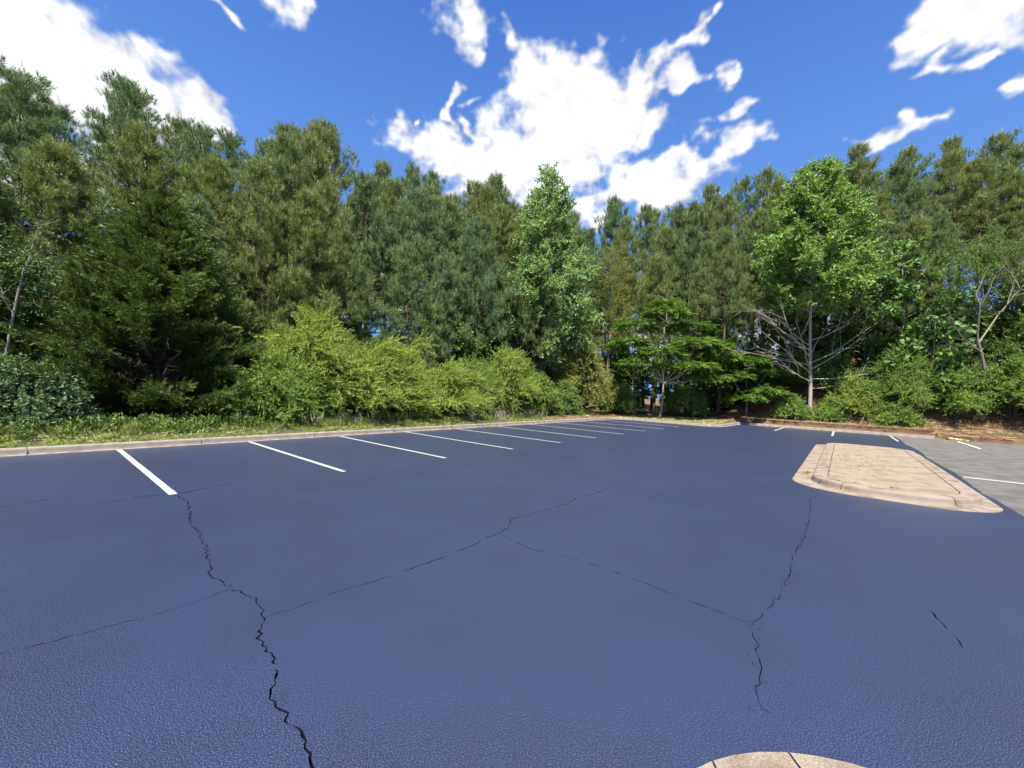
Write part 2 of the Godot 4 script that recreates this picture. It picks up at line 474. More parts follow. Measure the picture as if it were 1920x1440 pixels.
func path_length(p: PackedVector2Array) -> float:
	var s := 0.0
	for i in p.size() - 1:
		s += p[i].distance_to(p[i + 1])
	return s


func sweep(b: Build, p: PackedVector2Array, profile: Array, ends := true) -> void:
	var rows := []
	for i in p.size():
		var d0 := (p[i] - p[maxi(i - 1, 0)]).normalized()
		var d1 := (p[mini(i + 1, p.size() - 1)] - p[i]).normalized()
		var d := (d0 + d1).normalized()
		var n := Vector2(d.y, -d.x)
		var k := 1.0 / maxf(0.5, n.dot(Vector2(d1.y, -d1.x) if i < p.size() - 1 else Vector2(d0.y, -d0.x)))
		var row := PackedVector3Array()
		for q in profile:
			var at: Vector2 = p[i] + n * q[0] * k
			row.append(lot(at.x, at.y, q[1]))
		rows.append(row)
	for i in rows.size() - 1:
		for k in profile.size() - 1:
			b.quad(rows[i][k], rows[i + 1][k], rows[i + 1][k + 1], rows[i][k + 1])
	if ends:
		for e in [0, rows.size() - 1]:
			for k in range(1, profile.size() - 1):
				b.tri(rows[e][0], rows[e][k], rows[e][k + 1])


func make_kerb() -> void:
	var profile := [[-0.115, -0.03], [-0.11, 0.008], [0.0, 0.014], [0.012, 0.05], [0.022, 0.115], [0.032, 0.135], [0.05, 0.146], [0.075, 0.15], [0.165, 0.15], [0.18, 0.144], [0.188, 0.13], [0.19, -0.05]]
	var path := kerb_path()
	var o := Node3D.new()
	o.name = "kerb"
	add_child(o)
	o.set_meta("kind", "structure")
	var total := path_length(path)
	var s := 0.28
	while s < total - 0.05:
		var to := minf(s + 3.05 - 0.011, total)
		var piece := resample(path, s, to)
		if piece.size() > 1:
			# a hand-laid line is never quite true
			var fine := PackedVector2Array()
			var l := path_length(piece)
			var cuts := maxi(2, int(l / 0.3))
			for i in cuts + 1:
				var q := resample(piece, 0.0, maxf(l * i / cuts, 1e-3))
				fine.append(q[q.size() - 1] + Vector2(rng.randf_range(-1, 1), rng.randf_range(-1, 1)) * 0.003)
			var b := Build.new()
			sweep(b, fine, profile)
			part("kerb_segment", b.mesh(M.kerb), o)
		s += 3.05


func rounded(u0: float, u1: float, v0: float, v1: float, radii: Array) -> PackedVector2Array:
	# corners: (u0,v0), (u1,v0), (u1,v1), (u0,v1); counter-clockwise in u, v so that the outside is on the right
	var p := PackedVector2Array()
	var c := [Vector2(u0, v0), Vector2(u1, v0), Vector2(u1, v1), Vector2(u0, v1)]
	var inward := [Vector2(1, 1), Vector2(-1, 1), Vector2(-1, -1), Vector2(1, -1)]
	for i in 4:
		arc(p, c[i] + inward[i] * radii[i], radii[i], PI + i * PI / 2, PI * 1.5 + i * PI / 2, 12)
	return p


func inset_by(u0: float, u1: float, v0: float, v1: float, radii: Array, d: Array) -> PackedVector2Array:
	# d: inset at u0, u1, v0, v1
	return rounded(u0 + d[0], u1 - d[1], v0 + d[2], v1 - d[3], radii)


func make_island(label: String, b: Array, rad: Array, gutter: Array, top_rad: Array, joints: Array) -> void:
	var at := lot((b[0] + b[1]) / 2, (b[2] + b[3]) / 2)
	var o := thing("traffic_island", label, "island", at, "concrete islands in the lot")
	# rings from the gutter's outer edge inwards; each ring has the same number of points
	var h := 0.15
	var rings := []
	var heights := [-0.03, 0.008, 0.016, 0.05, 0.115, 0.138, 0.15, 0.154, 0.154, 0.147, 0.10]
	var steps := [0.0, 0.004, 1.0, 1.0, 1.0, 1.0, 1.0, 1.0, 1.0, 1.0, 1.0]
	var extra := [0.0, 0.0, 0.0, 0.018, 0.035, 0.05, 0.075, 0.11, 0.30, 0.308, 0.312]
	for k in heights.size():
		var d := []
		for g in gutter:
			d.append(g * steps[k] + extra[k])
		var r := []
		for i in 4:
			var base: float = rad[i] if steps[k] < 0.5 else top_rad[i]
			r.append(maxf(0.12, base - extra[k]))
		rings.append(inset_by(b[0], b[1], b[2], b[3], r, d))
	var n: int = rings[0].size()
	# the ring is cut into cast lengths where the joints are (point numbers round the ring)
	for s in joints.size():
		var i0: int = joints[s]
		var i1: int = joints[(s + 1) % joints.size()]
		if i1 <= i0:
			i1 += n
		var m := Build.new()
		for i in range(i0, i1):
			var lo := 0.0
			var hi := 1.0
			if i == i0:
				lo = 0.012 / maxf(0.05, (rings[0][i % n] as Vector2).distance_to(rings[0][(i + 1) % n]))
			for k in heights.size() - 1:
				var p := []
				for e in [[k, lo], [k, hi], [k + 1, hi], [k + 1, lo]]:
					var q: Vector2 = (rings[e[0]][i % n] as Vector2).lerp(rings[e[0]][(i + 1) % n], e[1])
					p.append(lot(q.x, q.y, heights[e[0]]) - at)
				m.quad(p[0], p[3], p[2], p[1])
		part("kerb_segment", m.mesh(M.concrete), o)
	# the slab inside the kerb, a joint's width away from it
	var slab := inset_by(b[0], b[1], b[2], b[3], [maxf(0.1, top_rad[0] - 0.33), maxf(0.1, top_rad[1] - 0.33), maxf(0.1, top_rad[2] - 0.33), maxf(0.1, top_rad[3] - 0.33)], [gutter[0] + 0.325, gutter[1] + 0.325, gutter[2] + 0.325, gutter[3] + 0.325])
	var inner := Build.new()
	var mid := Vector3.ZERO + Vector3(0, 0.153, 0)
	var wave := noise(0.6, 3, FastNoiseLite.TYPE_SIMPLEX_SMOOTH, 31)
	var ringn := 10
	for i in slab.size():
		var q0 := slab[i]
		var q1 := slab[(i + 1) % slab.size()]
		var w0 := lot(q0.x, q0.y, 0.15) - at
		var w1 := lot(q1.x, q1.y, 0.15) - at
		for k in ringn:
			var c := []
			for e in [[w0, k], [w1, k], [w1, k + 1], [w0, k + 1]]:
				var pt: Vector3 = (e[0] as Vector3).lerp(mid, float(e[1]) / ringn)
				pt.y = 0.15 + wave.get_noise_2d(pt.x, pt.z) * 0.006 * minf(1.0, e[1])
				c.append(pt)
			inner.quad(c[0], c[3], c[2], c[1])
		inner.quad(w0 - Vector3(0, 0.05, 0), w1 - Vector3(0, 0.05, 0), w1, w0)
	part("infill_slab", inner.mesh(M.concrete_top), o)


func jag(pts: Array, r: RandomNumberGenerator, step: float, amount: float) -> PackedVector2Array:
	var out := PackedVector2Array()
	for i in range(0, pts.size() - 2, 2):
		var a := Vector2(pts[i], pts[i + 1])
		var b := Vector2(pts[i + 2], pts[i + 3])
		var n := maxi(1, int(a.distance_to(b) / step))
		var side := (b - a).normalized().orthogonal()
		for k in n:
			out.append(a.lerp(b, float(k) / n) + side * r.randf_range(-amount, amount) * (1.0 if k else 0.3))
	out.append(Vector2(pts[pts.size() - 2], pts[pts.size() - 1]))
	return out


func ribbon(p: PackedVector2Array, w: float, r: RandomNumberGenerator) -> PackedVector2Array:
	var left := PackedVector2Array()
	var right := PackedVector2Array()
	for i in p.size():
		var d := (p[mini(i + 1, p.size() - 1)] - p[maxi(i - 1, 0)]).normalized().orthogonal()
		var k := 0.15 if i == 0 or i == p.size() - 1 else 1.0
		left.append(p[i] + d * w * k * r.randf_range(0.15, 0.85))
		right.append(p[i] - d * w * k * r.randf_range(0.15, 0.85))
	right.reverse()
	left.append_array(right)
	return left


func make_paving() -> void:
	var r := RandomNumberGenerator.new()
	r.seed = 77
	# the sealed part, with real open cracks cut into the coat
	var edge := PackedVector2Array()
	var first := lot(-20, -0.06)
	var second := lot(33.45, -0.06)
	edge.append(Vector2(first.x, first.z))
	edge.append(Vector2(second.x, second.z))
	var u := 33.45
	while u > -20.0:
		var p := lot(u, 15.85 + r.randf_range(-0.03, 0.03) + 0.05 * sin(u * 0.9))
		edge.append(Vector2(p.x, p.z))
		u -= r.randf_range(0.1, 0.4) if u > 5.0 and u < 16.0 else 1.0
	var root := CSGCombiner3D.new()
	root.name = "parking_lot"
	add_child(root)
	root.set_meta("kind", "structure")
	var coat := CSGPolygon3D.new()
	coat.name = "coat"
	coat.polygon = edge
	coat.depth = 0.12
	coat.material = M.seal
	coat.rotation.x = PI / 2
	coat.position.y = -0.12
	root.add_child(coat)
	for k in CRACKS:
		var w: float = {"main": 0.0105, "b": 0.007, "c": 0.0095, "d": 0.0078, "e": 0.0075, "f": 0.014, "g": 0.017, "h": 0.01}[k]
		var line := jag(CRACKS[k], r, 0.036 if k in ["main", "b"] else 0.06, 0.021 if k in ["main", "e"] else 0.013)
		# sealer has bridged the finer cracks here and there, so they come in lengths
		var i := 0
		while i < line.size() - 3:
			var n := r.randi_range(8, 22) if k == "main" else r.randi_range(4, 10)
			var piece := line.slice(i, mini(i + n, line.size()))
			if piece.size() > 2:
				var cut := CSGPolygon3D.new()
				cut.name = "crack"
				cut.operation = CSGShape3D.OPERATION_SUBTRACTION
				cut.polygon = ribbon(piece, w * r.randf_range(0.7, 1.3), r)
				for attempt in 6:
					if not Geometry2D.triangulate_polygon(cut.polygon).is_empty():
						break
					cut.polygon = ribbon(piece, w * 0.6 * pow(0.8, attempt), r)
				cut.depth = 0.12
				cut.material = M.crack
				cut.rotation.x = PI / 2
				cut.position.y = -0.09
				root.add_child(cut, true)
			i += n - 1 if k in ["main", "b", "e"] and r.randf() < 0.8 else n
	# crumbled bits beside the right-hand crack and the long one
	for k in ["e", "main", "e"]:
		var line := jag(CRACKS[k], r, 0.05, 0.05)
		for i in range(0, line.size() - 4, 2):
			if r.randf() < (0.62 if k == "e" else 0.25):
				var off := Vector2(r.randfn(), r.randfn()) * (0.035 if k == "e" else 0.012)
				var bit := PackedVector2Array([line[i] + off, line[i].lerp(line[i + 1], 0.5) + off + Vector2(r.randfn(), r.randfn()) * 0.012, line[i + 1] + off * 0.6])
				var cut := CSGPolygon3D.new()
				cut.name = "crack"
				cut.operation = CSGShape3D.OPERATION_SUBTRACTION
				cut.polygon = ribbon(bit, 0.005, r)
				if Geometry2D.triangulate_polygon(cut.polygon).is_empty():
					cut.free()
					continue
				cut.depth = 0.06
				cut.material = M.crack
				cut.rotation.x = PI / 2
				cut.position.y = -0.03
				root.add_child(cut, true)
	# the older, unsealed paving that goes on under it
	var b := Build.new()
	b.quad(lot(-40, 15.6, -0.012), lot(33.55, 15.6, -0.012), lot(33.55, 60, -0.012), lot(-40, 60, -0.012))
	b.quad(lot(-40, -0.1, -0.012), lot(-19.9, -0.1, -0.012), lot(-19.9, 15.6, -0.012), lot(-40, 15.6, -0.012))
	structure("old_pavement", b.mesh(M.old))
	# painted lines
	var names := ["nearest white parking line, broad, meeting the long jagged crack", "second white parking line from the near end of the row", "third white parking line from the near end of the row", "fourth white parking line from the near end of the row", "fifth white parking line from the near end of the row", "fifth white parking line from the far corner of the row", "fourth white parking line from the far corner of the row", "third white parking line from the far corner of the row", "second white parking line from the far corner of the row", "farthest and faintest parking line of the row, beside the corner"]
	for i in 10:
		line_mark(Vector2(STALL * i, 0.0), Vector2(STALL * i, 5.49), 0.105, "painted_line", names[i], "stall lines along the grassy kerb", M.paint, r)
	line_mark(Vector2(33.26, 10.15), Vector2(28.6, 10.1), 0.105, "painted_line", "short white line at the far kerb, first right of the kerb corner", "stall lines at the far kerb", M.paint, r)
	line_mark(Vector2(33.26, 12.95), Vector2(27.9, 12.95), 0.105, "painted_line", "short white line at the far kerb, middle of three", "stall lines at the far kerb", M.paint, r)
	line_mark(Vector2(33.26, 15.68), Vector2(27.9, 15.68), 0.105, "painted_line", "white line at the far kerb along the edge of the black sealer", "stall lines at the far kerb", M.paint, r)
	line_mark(Vector2(14.75, 15.96), Vector2(14.8, 21.4), 0.10, "painted_line", "old white line on the grey paving behind the concrete island", "old lines on the grey paving", M.worn_paint, r, -0.008)
	line_mark(Vector2(32.6, 18.5), Vector2(27.6, 18.5), 0.10, "painted_line", "worn white line on the grey paving near the yellow tape", "old lines on the grey paving", M.worn_paint, r, -0.008)


func line_mark(a: Vector2, b: Vector2, w: float, called: String, label: String, group: String, mat: Material, r: RandomNumberGenerator, y := 0.004) -> void:
	var at := lot(a.x, a.y)
	var n := (b - a).normalized().orthogonal() * w / 2
	var m := Build.new()
	var steps := 40
	var pl := Vector3.ZERO
	var pr := Vector3.ZERO
	for i in steps + 1:
		var c := a.lerp(b, float(i) / steps)
		var l := c + n * r.randf_range(0.93, 1.05)
		var q := c - n * r.randf_range(0.93, 1.05)
		var ll := lot(l.x, l.y, y) - at
		var rr := lot(q.x, q.y, y) - at
		if i:
			m.quad(pl, pr, rr, ll)
		pl = ll
		pr = rr
	var o := part(called, m.mesh(mat), self)
	o.position = at
	tag(o, label, "painted line", group)


# ---------------------------------------------------------------- the land round the lot
func make_land() -> void:
	var path := kerb_path()
	var poly := PackedVector2Array()
	var back := PackedVector2Array()
	for i in path.size():
		var d := (path[mini(i + 1, path.size() - 1)] - path[maxi(i - 1, 0)]).normalized()
		back.append(path[i] + Vector2(d.y, -d.x) * 0.15)
	poly.append(Vector2(-400, -0.27))
	poly.append_array(back)
	poly.append(Vector2(33.52, 400))
	poly.append(Vector2(-400, 400))
	lot_outline = poly
	var us := PackedFloat32Array([-300, -120, -60, -35])
	var vs := PackedFloat32Array([-300, -120, -60, -36])
	var x := -26.0
	while x <= 56.0:
		us.append(x)
		x += 0.5
	x = -24.0
	while x <= 46.0:
		vs.append(x)
		x += 0.5
	us.append_array([70, 110, 300])
	vs.append_array([70, 110, 300])
	var lumps := noise(0.35, 4, FastNoiseLite.TYPE_SIMPLEX_SMOOTH, 8)
	var mottle := noise(0.5, 3, FastNoiseLite.TYPE_SIMPLEX_SMOOTH, 18)
	var pts := []
	var inside := []
	for a in us:
		var col := PackedVector2Array()
		var ins := []
		for q in vs:
			col.append(Vector2(a, q))
			ins.append(Geometry2D.is_point_in_polygon(Vector2(a, q), poly))
		pts.append(col)
		inside.append(ins)
	var b := Build.new()
	var at := func(i: int, k: int) -> Array:
		var p: Vector2 = pts[i][k]
		var y := 0.0
		if inside[i][k]:
			var best := 1e9
			var near := p
			for e in poly.size():
				var c := Geometry2D.get_closest_point_to_segment(p, poly[e], poly[(e + 1) % poly.size()])
				if c.distance_squared_to(p) < best:
					best = c.distance_squared_to(p)
					near = c
			p = near
			y = 0.12 if not (p.x > 33.0 and p.y > 17.6) else -0.016
		else:
			y = ground_at(p.x, p.y) + lumps.get_noise_2d(p.x, p.y) * 0.12 * clampf((ground_at(p.x, p.y) - 0.12) * 6.0, 0.15, 1.0)
			if p.x > 33.0 and p.y > 17.6 and p.x < 34.4:
				y *= (p.x - 33.4)
		return [lot(p.x, p.y, y), land_colour(p, mottle.get_noise_2d(p.x, p.y))]
	for i in us.size() - 1:
		for k in vs.size() - 1:
			if inside[i][k] and inside[i + 1][k] and inside[i][k + 1] and inside[i + 1][k + 1]:
				continue
			var q := [at.call(i, k), at.call(i, k + 1), at.call(i + 1, k + 1), at.call(i + 1, k)]
			for t in [[0, 1, 2], [0, 2, 3]]:
				for e in t:
					b.v.append(q[e][0])
					b.c.append(q[e][1])
	structure("ground", b.mesh(M.earth))


func land_colour(p: Vector2, n: float) -> Color:
	# pine straw in the wood, red clay on the cut bank, turf in the mown strip
	var straw := Color(0.120, 0.074, 0.045).lerp(Color(0.165, 0.109, 0.071), n * 0.5 + 0.5)
	var clay := Color(0.247, 0.116, 0.056).lerp(Color(0.188, 0.098, 0.060), n * 0.5 + 0.5)
	var turf := Color(0.064, 0.075, 0.026).lerp(Color(0.120, 0.112, 0.053), clampf(n + 0.4, 0.0, 1.0))
	var c := straw.lerp(clay, smoothstep(34.5, 36.5, p.x + n) * smoothstep(6.0, 10.0, p.y + n * 2.0) * 0.7)
	var strip := maxf(1.0 - smoothstep(1.5, 2.4, -p.y + n * 0.6), (1.0 - smoothstep(30.0, 32.0, p.x + n)) * smoothstep(-0.5, 0.5, p.y))
	strip *= 1.0 - smoothstep(28.0, 31.0, p.x)
	return c.lerp(turf, clampf(strip, 0.0, 1.0))


func scatter(called: String, m: Mesh, xfs: Array, cols: Array, label: String, category: String) -> void:
	var mm := MultiMesh.new()
	mm.transform_format = MultiMesh.TRANSFORM_3D
	mm.use_colors = true
	mm.mesh = m
	mm.instance_count = xfs.size()
	for i in xfs.size():
		mm.set_instance_transform(i, xfs[i])
		mm.set_instance_color(i, cols[i])
	var o := MultiMeshInstance3D.new()
	o.name = numbered(called)
	o.multimesh = mm
	add_child(o)
	tag(o, label, category, "", "stuff")


func make_cover() -> void:
	var r := RandomNumberGenerator.new()
	r.seed = 31
	var clump := Build.new()
	for i in 13:
		var a := r.randf() * TAU
		var lean := r.randf_range(0.1, 0.75)
		var p := Vector3(cos(a), 0, sin(a)) * r.randf_range(0.0, 0.5)
		var l := r.randf_range(0.5, 1.0)
		var d := Vector3(cos(a) * lean, 1, sin(a) * lean).normalized()
		var s := d.cross(Vector3.UP).normalized() * 0.03
		if s.length() < 0.001:
			s = Vector3(0.03, 0, 0)
		var mid := p + d * l * 0.55
		var tip := p + d * l + Vector3(cos(a), -0.4, sin(a)) * l * 0.25 * lean
		clump.tri(p - s, mid, p + s)
		clump.tri(p - s * 0.2, tip, mid + s)
	var cm := clump.mesh(M.blade)
	var xf := []
	var co := []
	var thick := noise(0.7, 3, FastNoiseLite.TYPE_SIMPLEX_SMOOTH, 41)
	var put := func(u: float, v: float, h: float, c: Color) -> void:
		var p := lot(u, v, ground_at(u, v) - 0.02)
		var b := Basis(Vector3.UP, r.randf() * TAU).scaled(Vector3(0.06 + 0.75 * h, h, 0.06 + 0.75 * h) * r.randf_range(0.8, 1.25))
		xf.append(Transform3D(b, p))
		co.append(c)
	var green := Color(0.13, 0.20, 0.045)
	var lime := Color(0.27, 0.31, 0.085)
	var hay := Color(0.42, 0.36, 0.18)
	for i in 17000:
		var u := -9.0 + 37.0 * pow(r.randf(), 1.25)
		var v := -0.33 - 2.6 * r.randf()
		var n := thick.get_noise_2d(u, v)
		if n < -0.35 or (u > 20.0 and n < 0.05):
			continue
		var deep := smoothstep(1.0, 2.6, -v + n * 0.8)
		var c := green.lerp(lime, clampf(r.randf() * 0.8 + n * 0.5, 0, 1))
		if r.randf() < 0.16 + 0.25 * smoothstep(14.0, 24.0, u):
			c = c.lerp(hay, r.randf_range(0.4, 1.0))
		put.call(u, v, lerpf(0.085, 0.36, deep) * r.randf_range(0.7, 1.3), c)
	for i in 3600:   # the thinner turf round the corner of the lot
		var u := r.randf_range(27.9, 31.6)
		var v := r.randf_range(-2.2, 7.0)
		if thick.get_noise_2d(u, v) < -0.25:
			continue
		put.call(u, v, r.randf_range(0.06, 0.16), lime.lerp(hay, r.randf() * 0.8))
	for i in 1500:   # tufts along the foot of the bank
		var u := r.randf_range(33.75, 36.5)
		var v := r.randf_range(7.4, 24.0)
		if thick.get_noise_2d(u * 1.6, v * 1.6) < 0.12:
			continue
		put.call(u, v, r.randf_range(0.1, 0.3), green.lerp(hay, r.randf() * 0.9))
	scatter("grass", cm, xf, co, "short green and straw coloured grass in the strip behind the kerb", "grass")
	# leafy weeds along the foot of the hedge
	var weed := Build.new()
	for i in 16:
		var a := r.randf() * TAU
		var e := r.randf_range(0.0, 1.1)
		var d := Vector3(cos(a) * cos(e), sin(e), sin(a) * cos(e))
		weed.add(Transform3D(along(d, r.randf() * TAU), Vector3(cos(a) * 0.06, r.randf_range(0.02, 0.3), sin(a) * 0.06)), leaf_shape(0.085, 0.05), Color.WHITE)
	var wx := []
	var wc := []
	for i in 2600:
		var u := -9.0 + 36.0 * pow(r.randf(), 1.3)
		var v := -1.75 - 1.6 * r.randf()
		if u < 3.5:
			v += 0.75 * r.randf()
		if thick.get_noise_2d(u + 30.0, v) < -0.1:
			continue
		wx.append(Transform3D(Basis(Vector3.UP, r.randf() * TAU).scaled(Vector3.ONE * r.randf_range(0.6, 1.5)), lot(u, v, ground_at(u, v) - 0.02)))
		wc.append(Color(0.055, 0.11, 0.03).lerp(Color(0.13, 0.2, 0.045), r.randf()))
	scatter("weeds", weed.mesh(M.leaf), wx, wc, "low broad-leaved weeds along the foot of the shrubs", "weeds")
	# clover heads
	var head := Build.new()
	for i in 9:
		var d := Vector3(r.randf_range(-1, 1), r.randf_range(0.0, 1), r.randf_range(-1, 1)).normalized()
		head.add(Transform3D(along(d, r.randf() * TAU), Vector3.ZERO), leaf_shape(0.022, 0.014), Color.WHITE)
	head.tri(Vector3(-0.002, -0.1, 0), Vector3(0, 0, 0), Vector3(0.002, -0.1, 0), Color(0.2, 0.4, 0.1))
	var hx := []
	var hc := []
	for i in 340:
		var u := r.randf_range(-4.5, 3.2)
		var v := -0.45 - 0.9 * r.randf()
		if thick.get_noise_2d(u * 1.5, v * 1.5 + 9.0) < 0.0:
			continue
		hx.append(Transform3D(Basis().scaled(Vector3.ONE * r.randf_range(0.8, 1.3)), lot(u, v, ground_at(u, v) + r.randf_range(0.07, 0.13))))
		hc.append(Color(0.72, 0.72, 0.62))
	scatter("clover_flowers", head.mesh(M.blade), hx, hc, "small white clover heads in the grass by the near kerb", "flowers")
	# grey stalks of last year's weeds
	var stalk := Build.new()
	for i in 7:
		var a := r.randf() * TAU
		var d := Vector3(cos(a) * 0.25, 1, sin(a) * 0.25)
		var p := Vector3(cos(a), 0, sin(a)) * 0.09
		stalk.tri(p - Vector3(0.006, 0, 0), p + d * r.randf_range(0.4, 0.75), p + Vector3(0.006, 0, 0))
		stalk.tri(p + d * 0.3 - Vector3(0, 0, 0.012), p + d * 0.62, p + d * 0.3 + Vector3(0, 0, 0.012))
	var sx := []
	var sc := []
	for i in 620:
		var u := r.randf_range(12.5, 20.0) if i < 520 else r.randf_range(3.0, 12.0)
		var v := -1.3 - 1.5 * pow(r.randf(), 0.7)
		if thick.get_noise_2d(u * 1.2 + 3.0, v) < -0.05:
			continue
		sx.append(Transform3D(Basis(Vector3.UP, r.randf() * TAU).scaled(Vector3(1, r.randf_range(0.5, 1.3), 1) * r.randf_range(0.6, 1.1)), lot(u, v, ground_at(u, v) - 0.03)))
		sc.append(Color(0.17, 0.18, 0.14).lerp(Color(0.34, 0.31, 0.24), r.randf()))
	scatter("dry_weed_stalks", stalk.mesh(M.dull), sx, sc, "grey dead weed stalks at the back of the grass strip", "weeds")
	# fallen needles and leaves on the bank and along the edge
	var litter := Build.new()
	for i in 10:
		var a := r.randf() * TAU
		var d := Vector3(cos(a), r.randf_range(-0.05, 0.25), sin(a)) * r.randf_range(0.08, 0.2)
		var s := Vector3(-sin(a), 0, cos(a)) * r.randf_range(0.004, 0.02)
		var p := Vector3(r.randf_range(-0.15, 0.15), 0.015, r.randf_range(-0.15, 0.15))
		litter.tri(p - d - s, p + s * 0.3 + Vector3(0, 0.02, 0), p + d + s)
	var lx := []
	var lc := []
	for i in 9000:
		var u := r.randf_range(33.62, 39.0)
		var v := r.randf_range(6.0, 27.0)
		if i > 6500:
			u = r.randf_range(20.0, 33.0)
			v = -0.4 - 3.0 * r.randf()
		lx.append(Transform3D(Basis(Vector3.UP, r.randf() * TAU).scaled(Vector3.ONE * r.randf_range(0.7, 1.4)), lot(u, v, ground_at(u, v) + (0.0 if v < 17.6 or u > 34.4 else (u - 34.4) * 0.3))))
		lc.append(Color(0.26, 0.135, 0.075).lerp(Color(0.42, 0.31, 0.2), pow(r.randf(), 1.6)))
	scatter("pine_straw", litter.mesh(M.dull), lx, lc, "reddish brown fallen needles and leaves on the bank", "leaf litter")
	# leaf crumbs blown onto the far island
	var crumb := Build.new()
	crumb.tri(Vector3(-0.03, 0, -0.012), Vector3(0.01, 0.012, 0.02), Vector3(0.035, 0.004, -0.006))
	crumb.tri(Vector3(-0.03, 0, -0.012), Vector3(-0.012, 0.01, 0.022), Vector3(0.01, 0.012, 0.02))
	var kx := []
	var kc := []
	for i in 230:
		var u := clampf(r.randfn(13.8, 2.4), 9.8, 20.4)
		var v := clampf(r.randfn(13.6, 0.55), 13.0, 15.0)
		kx.append(Transform3D(Basis(Vector3.UP, r.randf() * TAU).scaled(Vector3.ONE * r.randf_range(0.4, 1.3)), lot(u, v, 0.158)))
		kc.append(Color(0.1, 0.075, 0.05).lerp(Color(0.26, 0.2, 0.13), r.randf()))
	scatter("leaf_crumbs", crumb.mesh(M.dull), kx, kc, "dark dry leaf crumbs strewn over the far island's slab", "leaf litter")
	var gx := []
	var gc := []
	for q in [[17.6, 15.5], [16.4, 15.42], [14.9, 15.42], [13.4, 15.42], [12.2, 15.4], [11.2, 12.7], [20.3, 15.0]]:
		for i in 5:
			gx.append(Transform3D(Basis(Vector3.UP, r.randf() * TAU).scaled(Vector3(0.12, r.randf_range(0.07, 0.16), 0.12)), lot(q[0] + r.randf_range(-0.16, 0.16), q[1] + r.randf_range(-0.02, 0.02), 0.1 if q[1] > 14.0 else 0.012)))
			gc.append(Color(0.14, 0.18, 0.06).lerp(Color(0.3, 0.25, 0.12), r.randf()))
	scatter("joint_weeds", cm, gx, gc, "small grass tufts growing in the joints of the far island", "weeds")


# ---------------------------------------------------------------- leaves and twigs
func along(d: Vector3, roll: float) -> Basis:
	# a basis whose y axis runs along d
	d = d.normalized()
	var a := d.cross(Vector3(0.3, 0.05, 0.95)).normalized()
	if absf(d.dot(Vector3(0.3, 0.05, 0.95))) > 0.98:
		a = d.cross(Vector3.RIGHT).normalized()
	return Basis(a, d, a.cross(d)).rotated(d, roll)


func rand_dir(r: RandomNumberGenerator) -> Vector3:
	var d := Vector3(r.randfn(), r.randfn(), r.randfn())
	return d.normalized() if d.length() > 0.01 else Vector3.UP


func leaf_shape(l: float, w: float) -> PackedVector3Array:
	# a folded leaf along +y
	var k := w * 0.28
	return PackedVector3Array([Vector3.ZERO, Vector3(-w / 2, l * 0.45, k), Vector3(0, l, 0), Vector3.ZERO, Vector3(0, l, 0), Vector3(w / 2, l * 0.45, k)])


func broad_leaf(l: float, w: float) -> PackedVector3Array:
	# a lobed leaf along +y, six facets
	var p := [Vector3(0, 0, 0), Vector3(-w * 0.38, l * 0.12, w * 0.1), Vector3(-w * 0.5, l * 0.42, w * 0.16), Vector3(-w * 0.22, l * 0.8, w * 0.06), Vector3(0, l, -w * 0.08), Vector3(w * 0.22, l * 0.8, w * 0.06), Vector3(w * 0.5, l * 0.42, w * 0.16), Vector3(w * 0.38, l * 0.12, w * 0.1)]
	var mid := Vector3(0, l * 0.45, 0)
	var out := PackedVector3Array()
	for i in 8:
		out.append(mid); out.append(p[i]); out.append(p[(i + 1) % 8])
	return out


func tuft(r: RandomNumberGenerator, count: int, axis: float, needle: float, wide: float, spread0: float, spread1: float) -> PackedVector3Array:
	# a shoot of needles along +y
	var out := PackedVector3Array()
	for i in count:
		var t := r.randf()
		var a := r.randf() * TAU
		var s := lerpf(spread1, spread0, t) * r.randf_range(0.75, 1.2)
		var d := Vector3(sin(s) * cos(a), cos(s), sin(s) * sin(a))
		var p := Vector3(0, axis * t, 0)
		var side := d.cross(rand_dir(r)).normalized() * wide * 0.5
		out.append(p - side); out.append(p + d * needle * r.randf_range(0.75, 1.1)); out.append(p + side)
	return out


func spray(r: RandomNumberGenerator, length: float, count: int, leaf: float, wide: float, flat: float, sag: float) -> PackedVector3Array:
	# a twig along +y with leaves to both sides; flat 1 keeps them in one plane
	var out := PackedVector3Array()
	for i in count:
		var t := (i + r.randf()) / count
		var side := -1.0 if i % 2 else 1.0
		var p := Vector3(0, length * t, -sag * t * t)
		var d := Vector3(side * r.randf_range(0.5, 1.0), r.randf_range(0.25, 0.9), r.randf_range(-1.0, 1.0) * (1.0 - flat) - sag * t).normalized()
		var shape := leaf_shape(leaf * r.randf_range(0.65, 1.15), wide * r.randf_range(0.7, 1.1))
		out.append_array(Transform3D(along(d, r.randf_range(-0.7, 0.7) + (r.randf() * TAU) * (1.0 - flat)), p) * shape)
	return out


func plume(r: RandomNumberGenerator, length: float, count: int) -> PackedVector3Array:
	# a flat feathery cedar spray along +y
	var out := PackedVector3Array()
	for i in count:
		var t := r.randf()
		var side := -1.0 if i % 2 else 1.0
		var p := Vector3(r.randf_range(-0.02, 0.02), length * t * 0.85, r.randf_range(-0.025, 0.025))
		var d := Vector3(side * r.randf_range(0.2, 0.75), 1.0, r.randf_range(-0.3, 0.3)).normalized()
		var l := length * r.randf_range(0.22, 0.42) * (1.15 - t * 0.6)
		var s := d.cross(rand_dir(r)).normalized() * 0.011
		out.append(p - s); out.append(p + d * l); out.append(p + s)
	return out


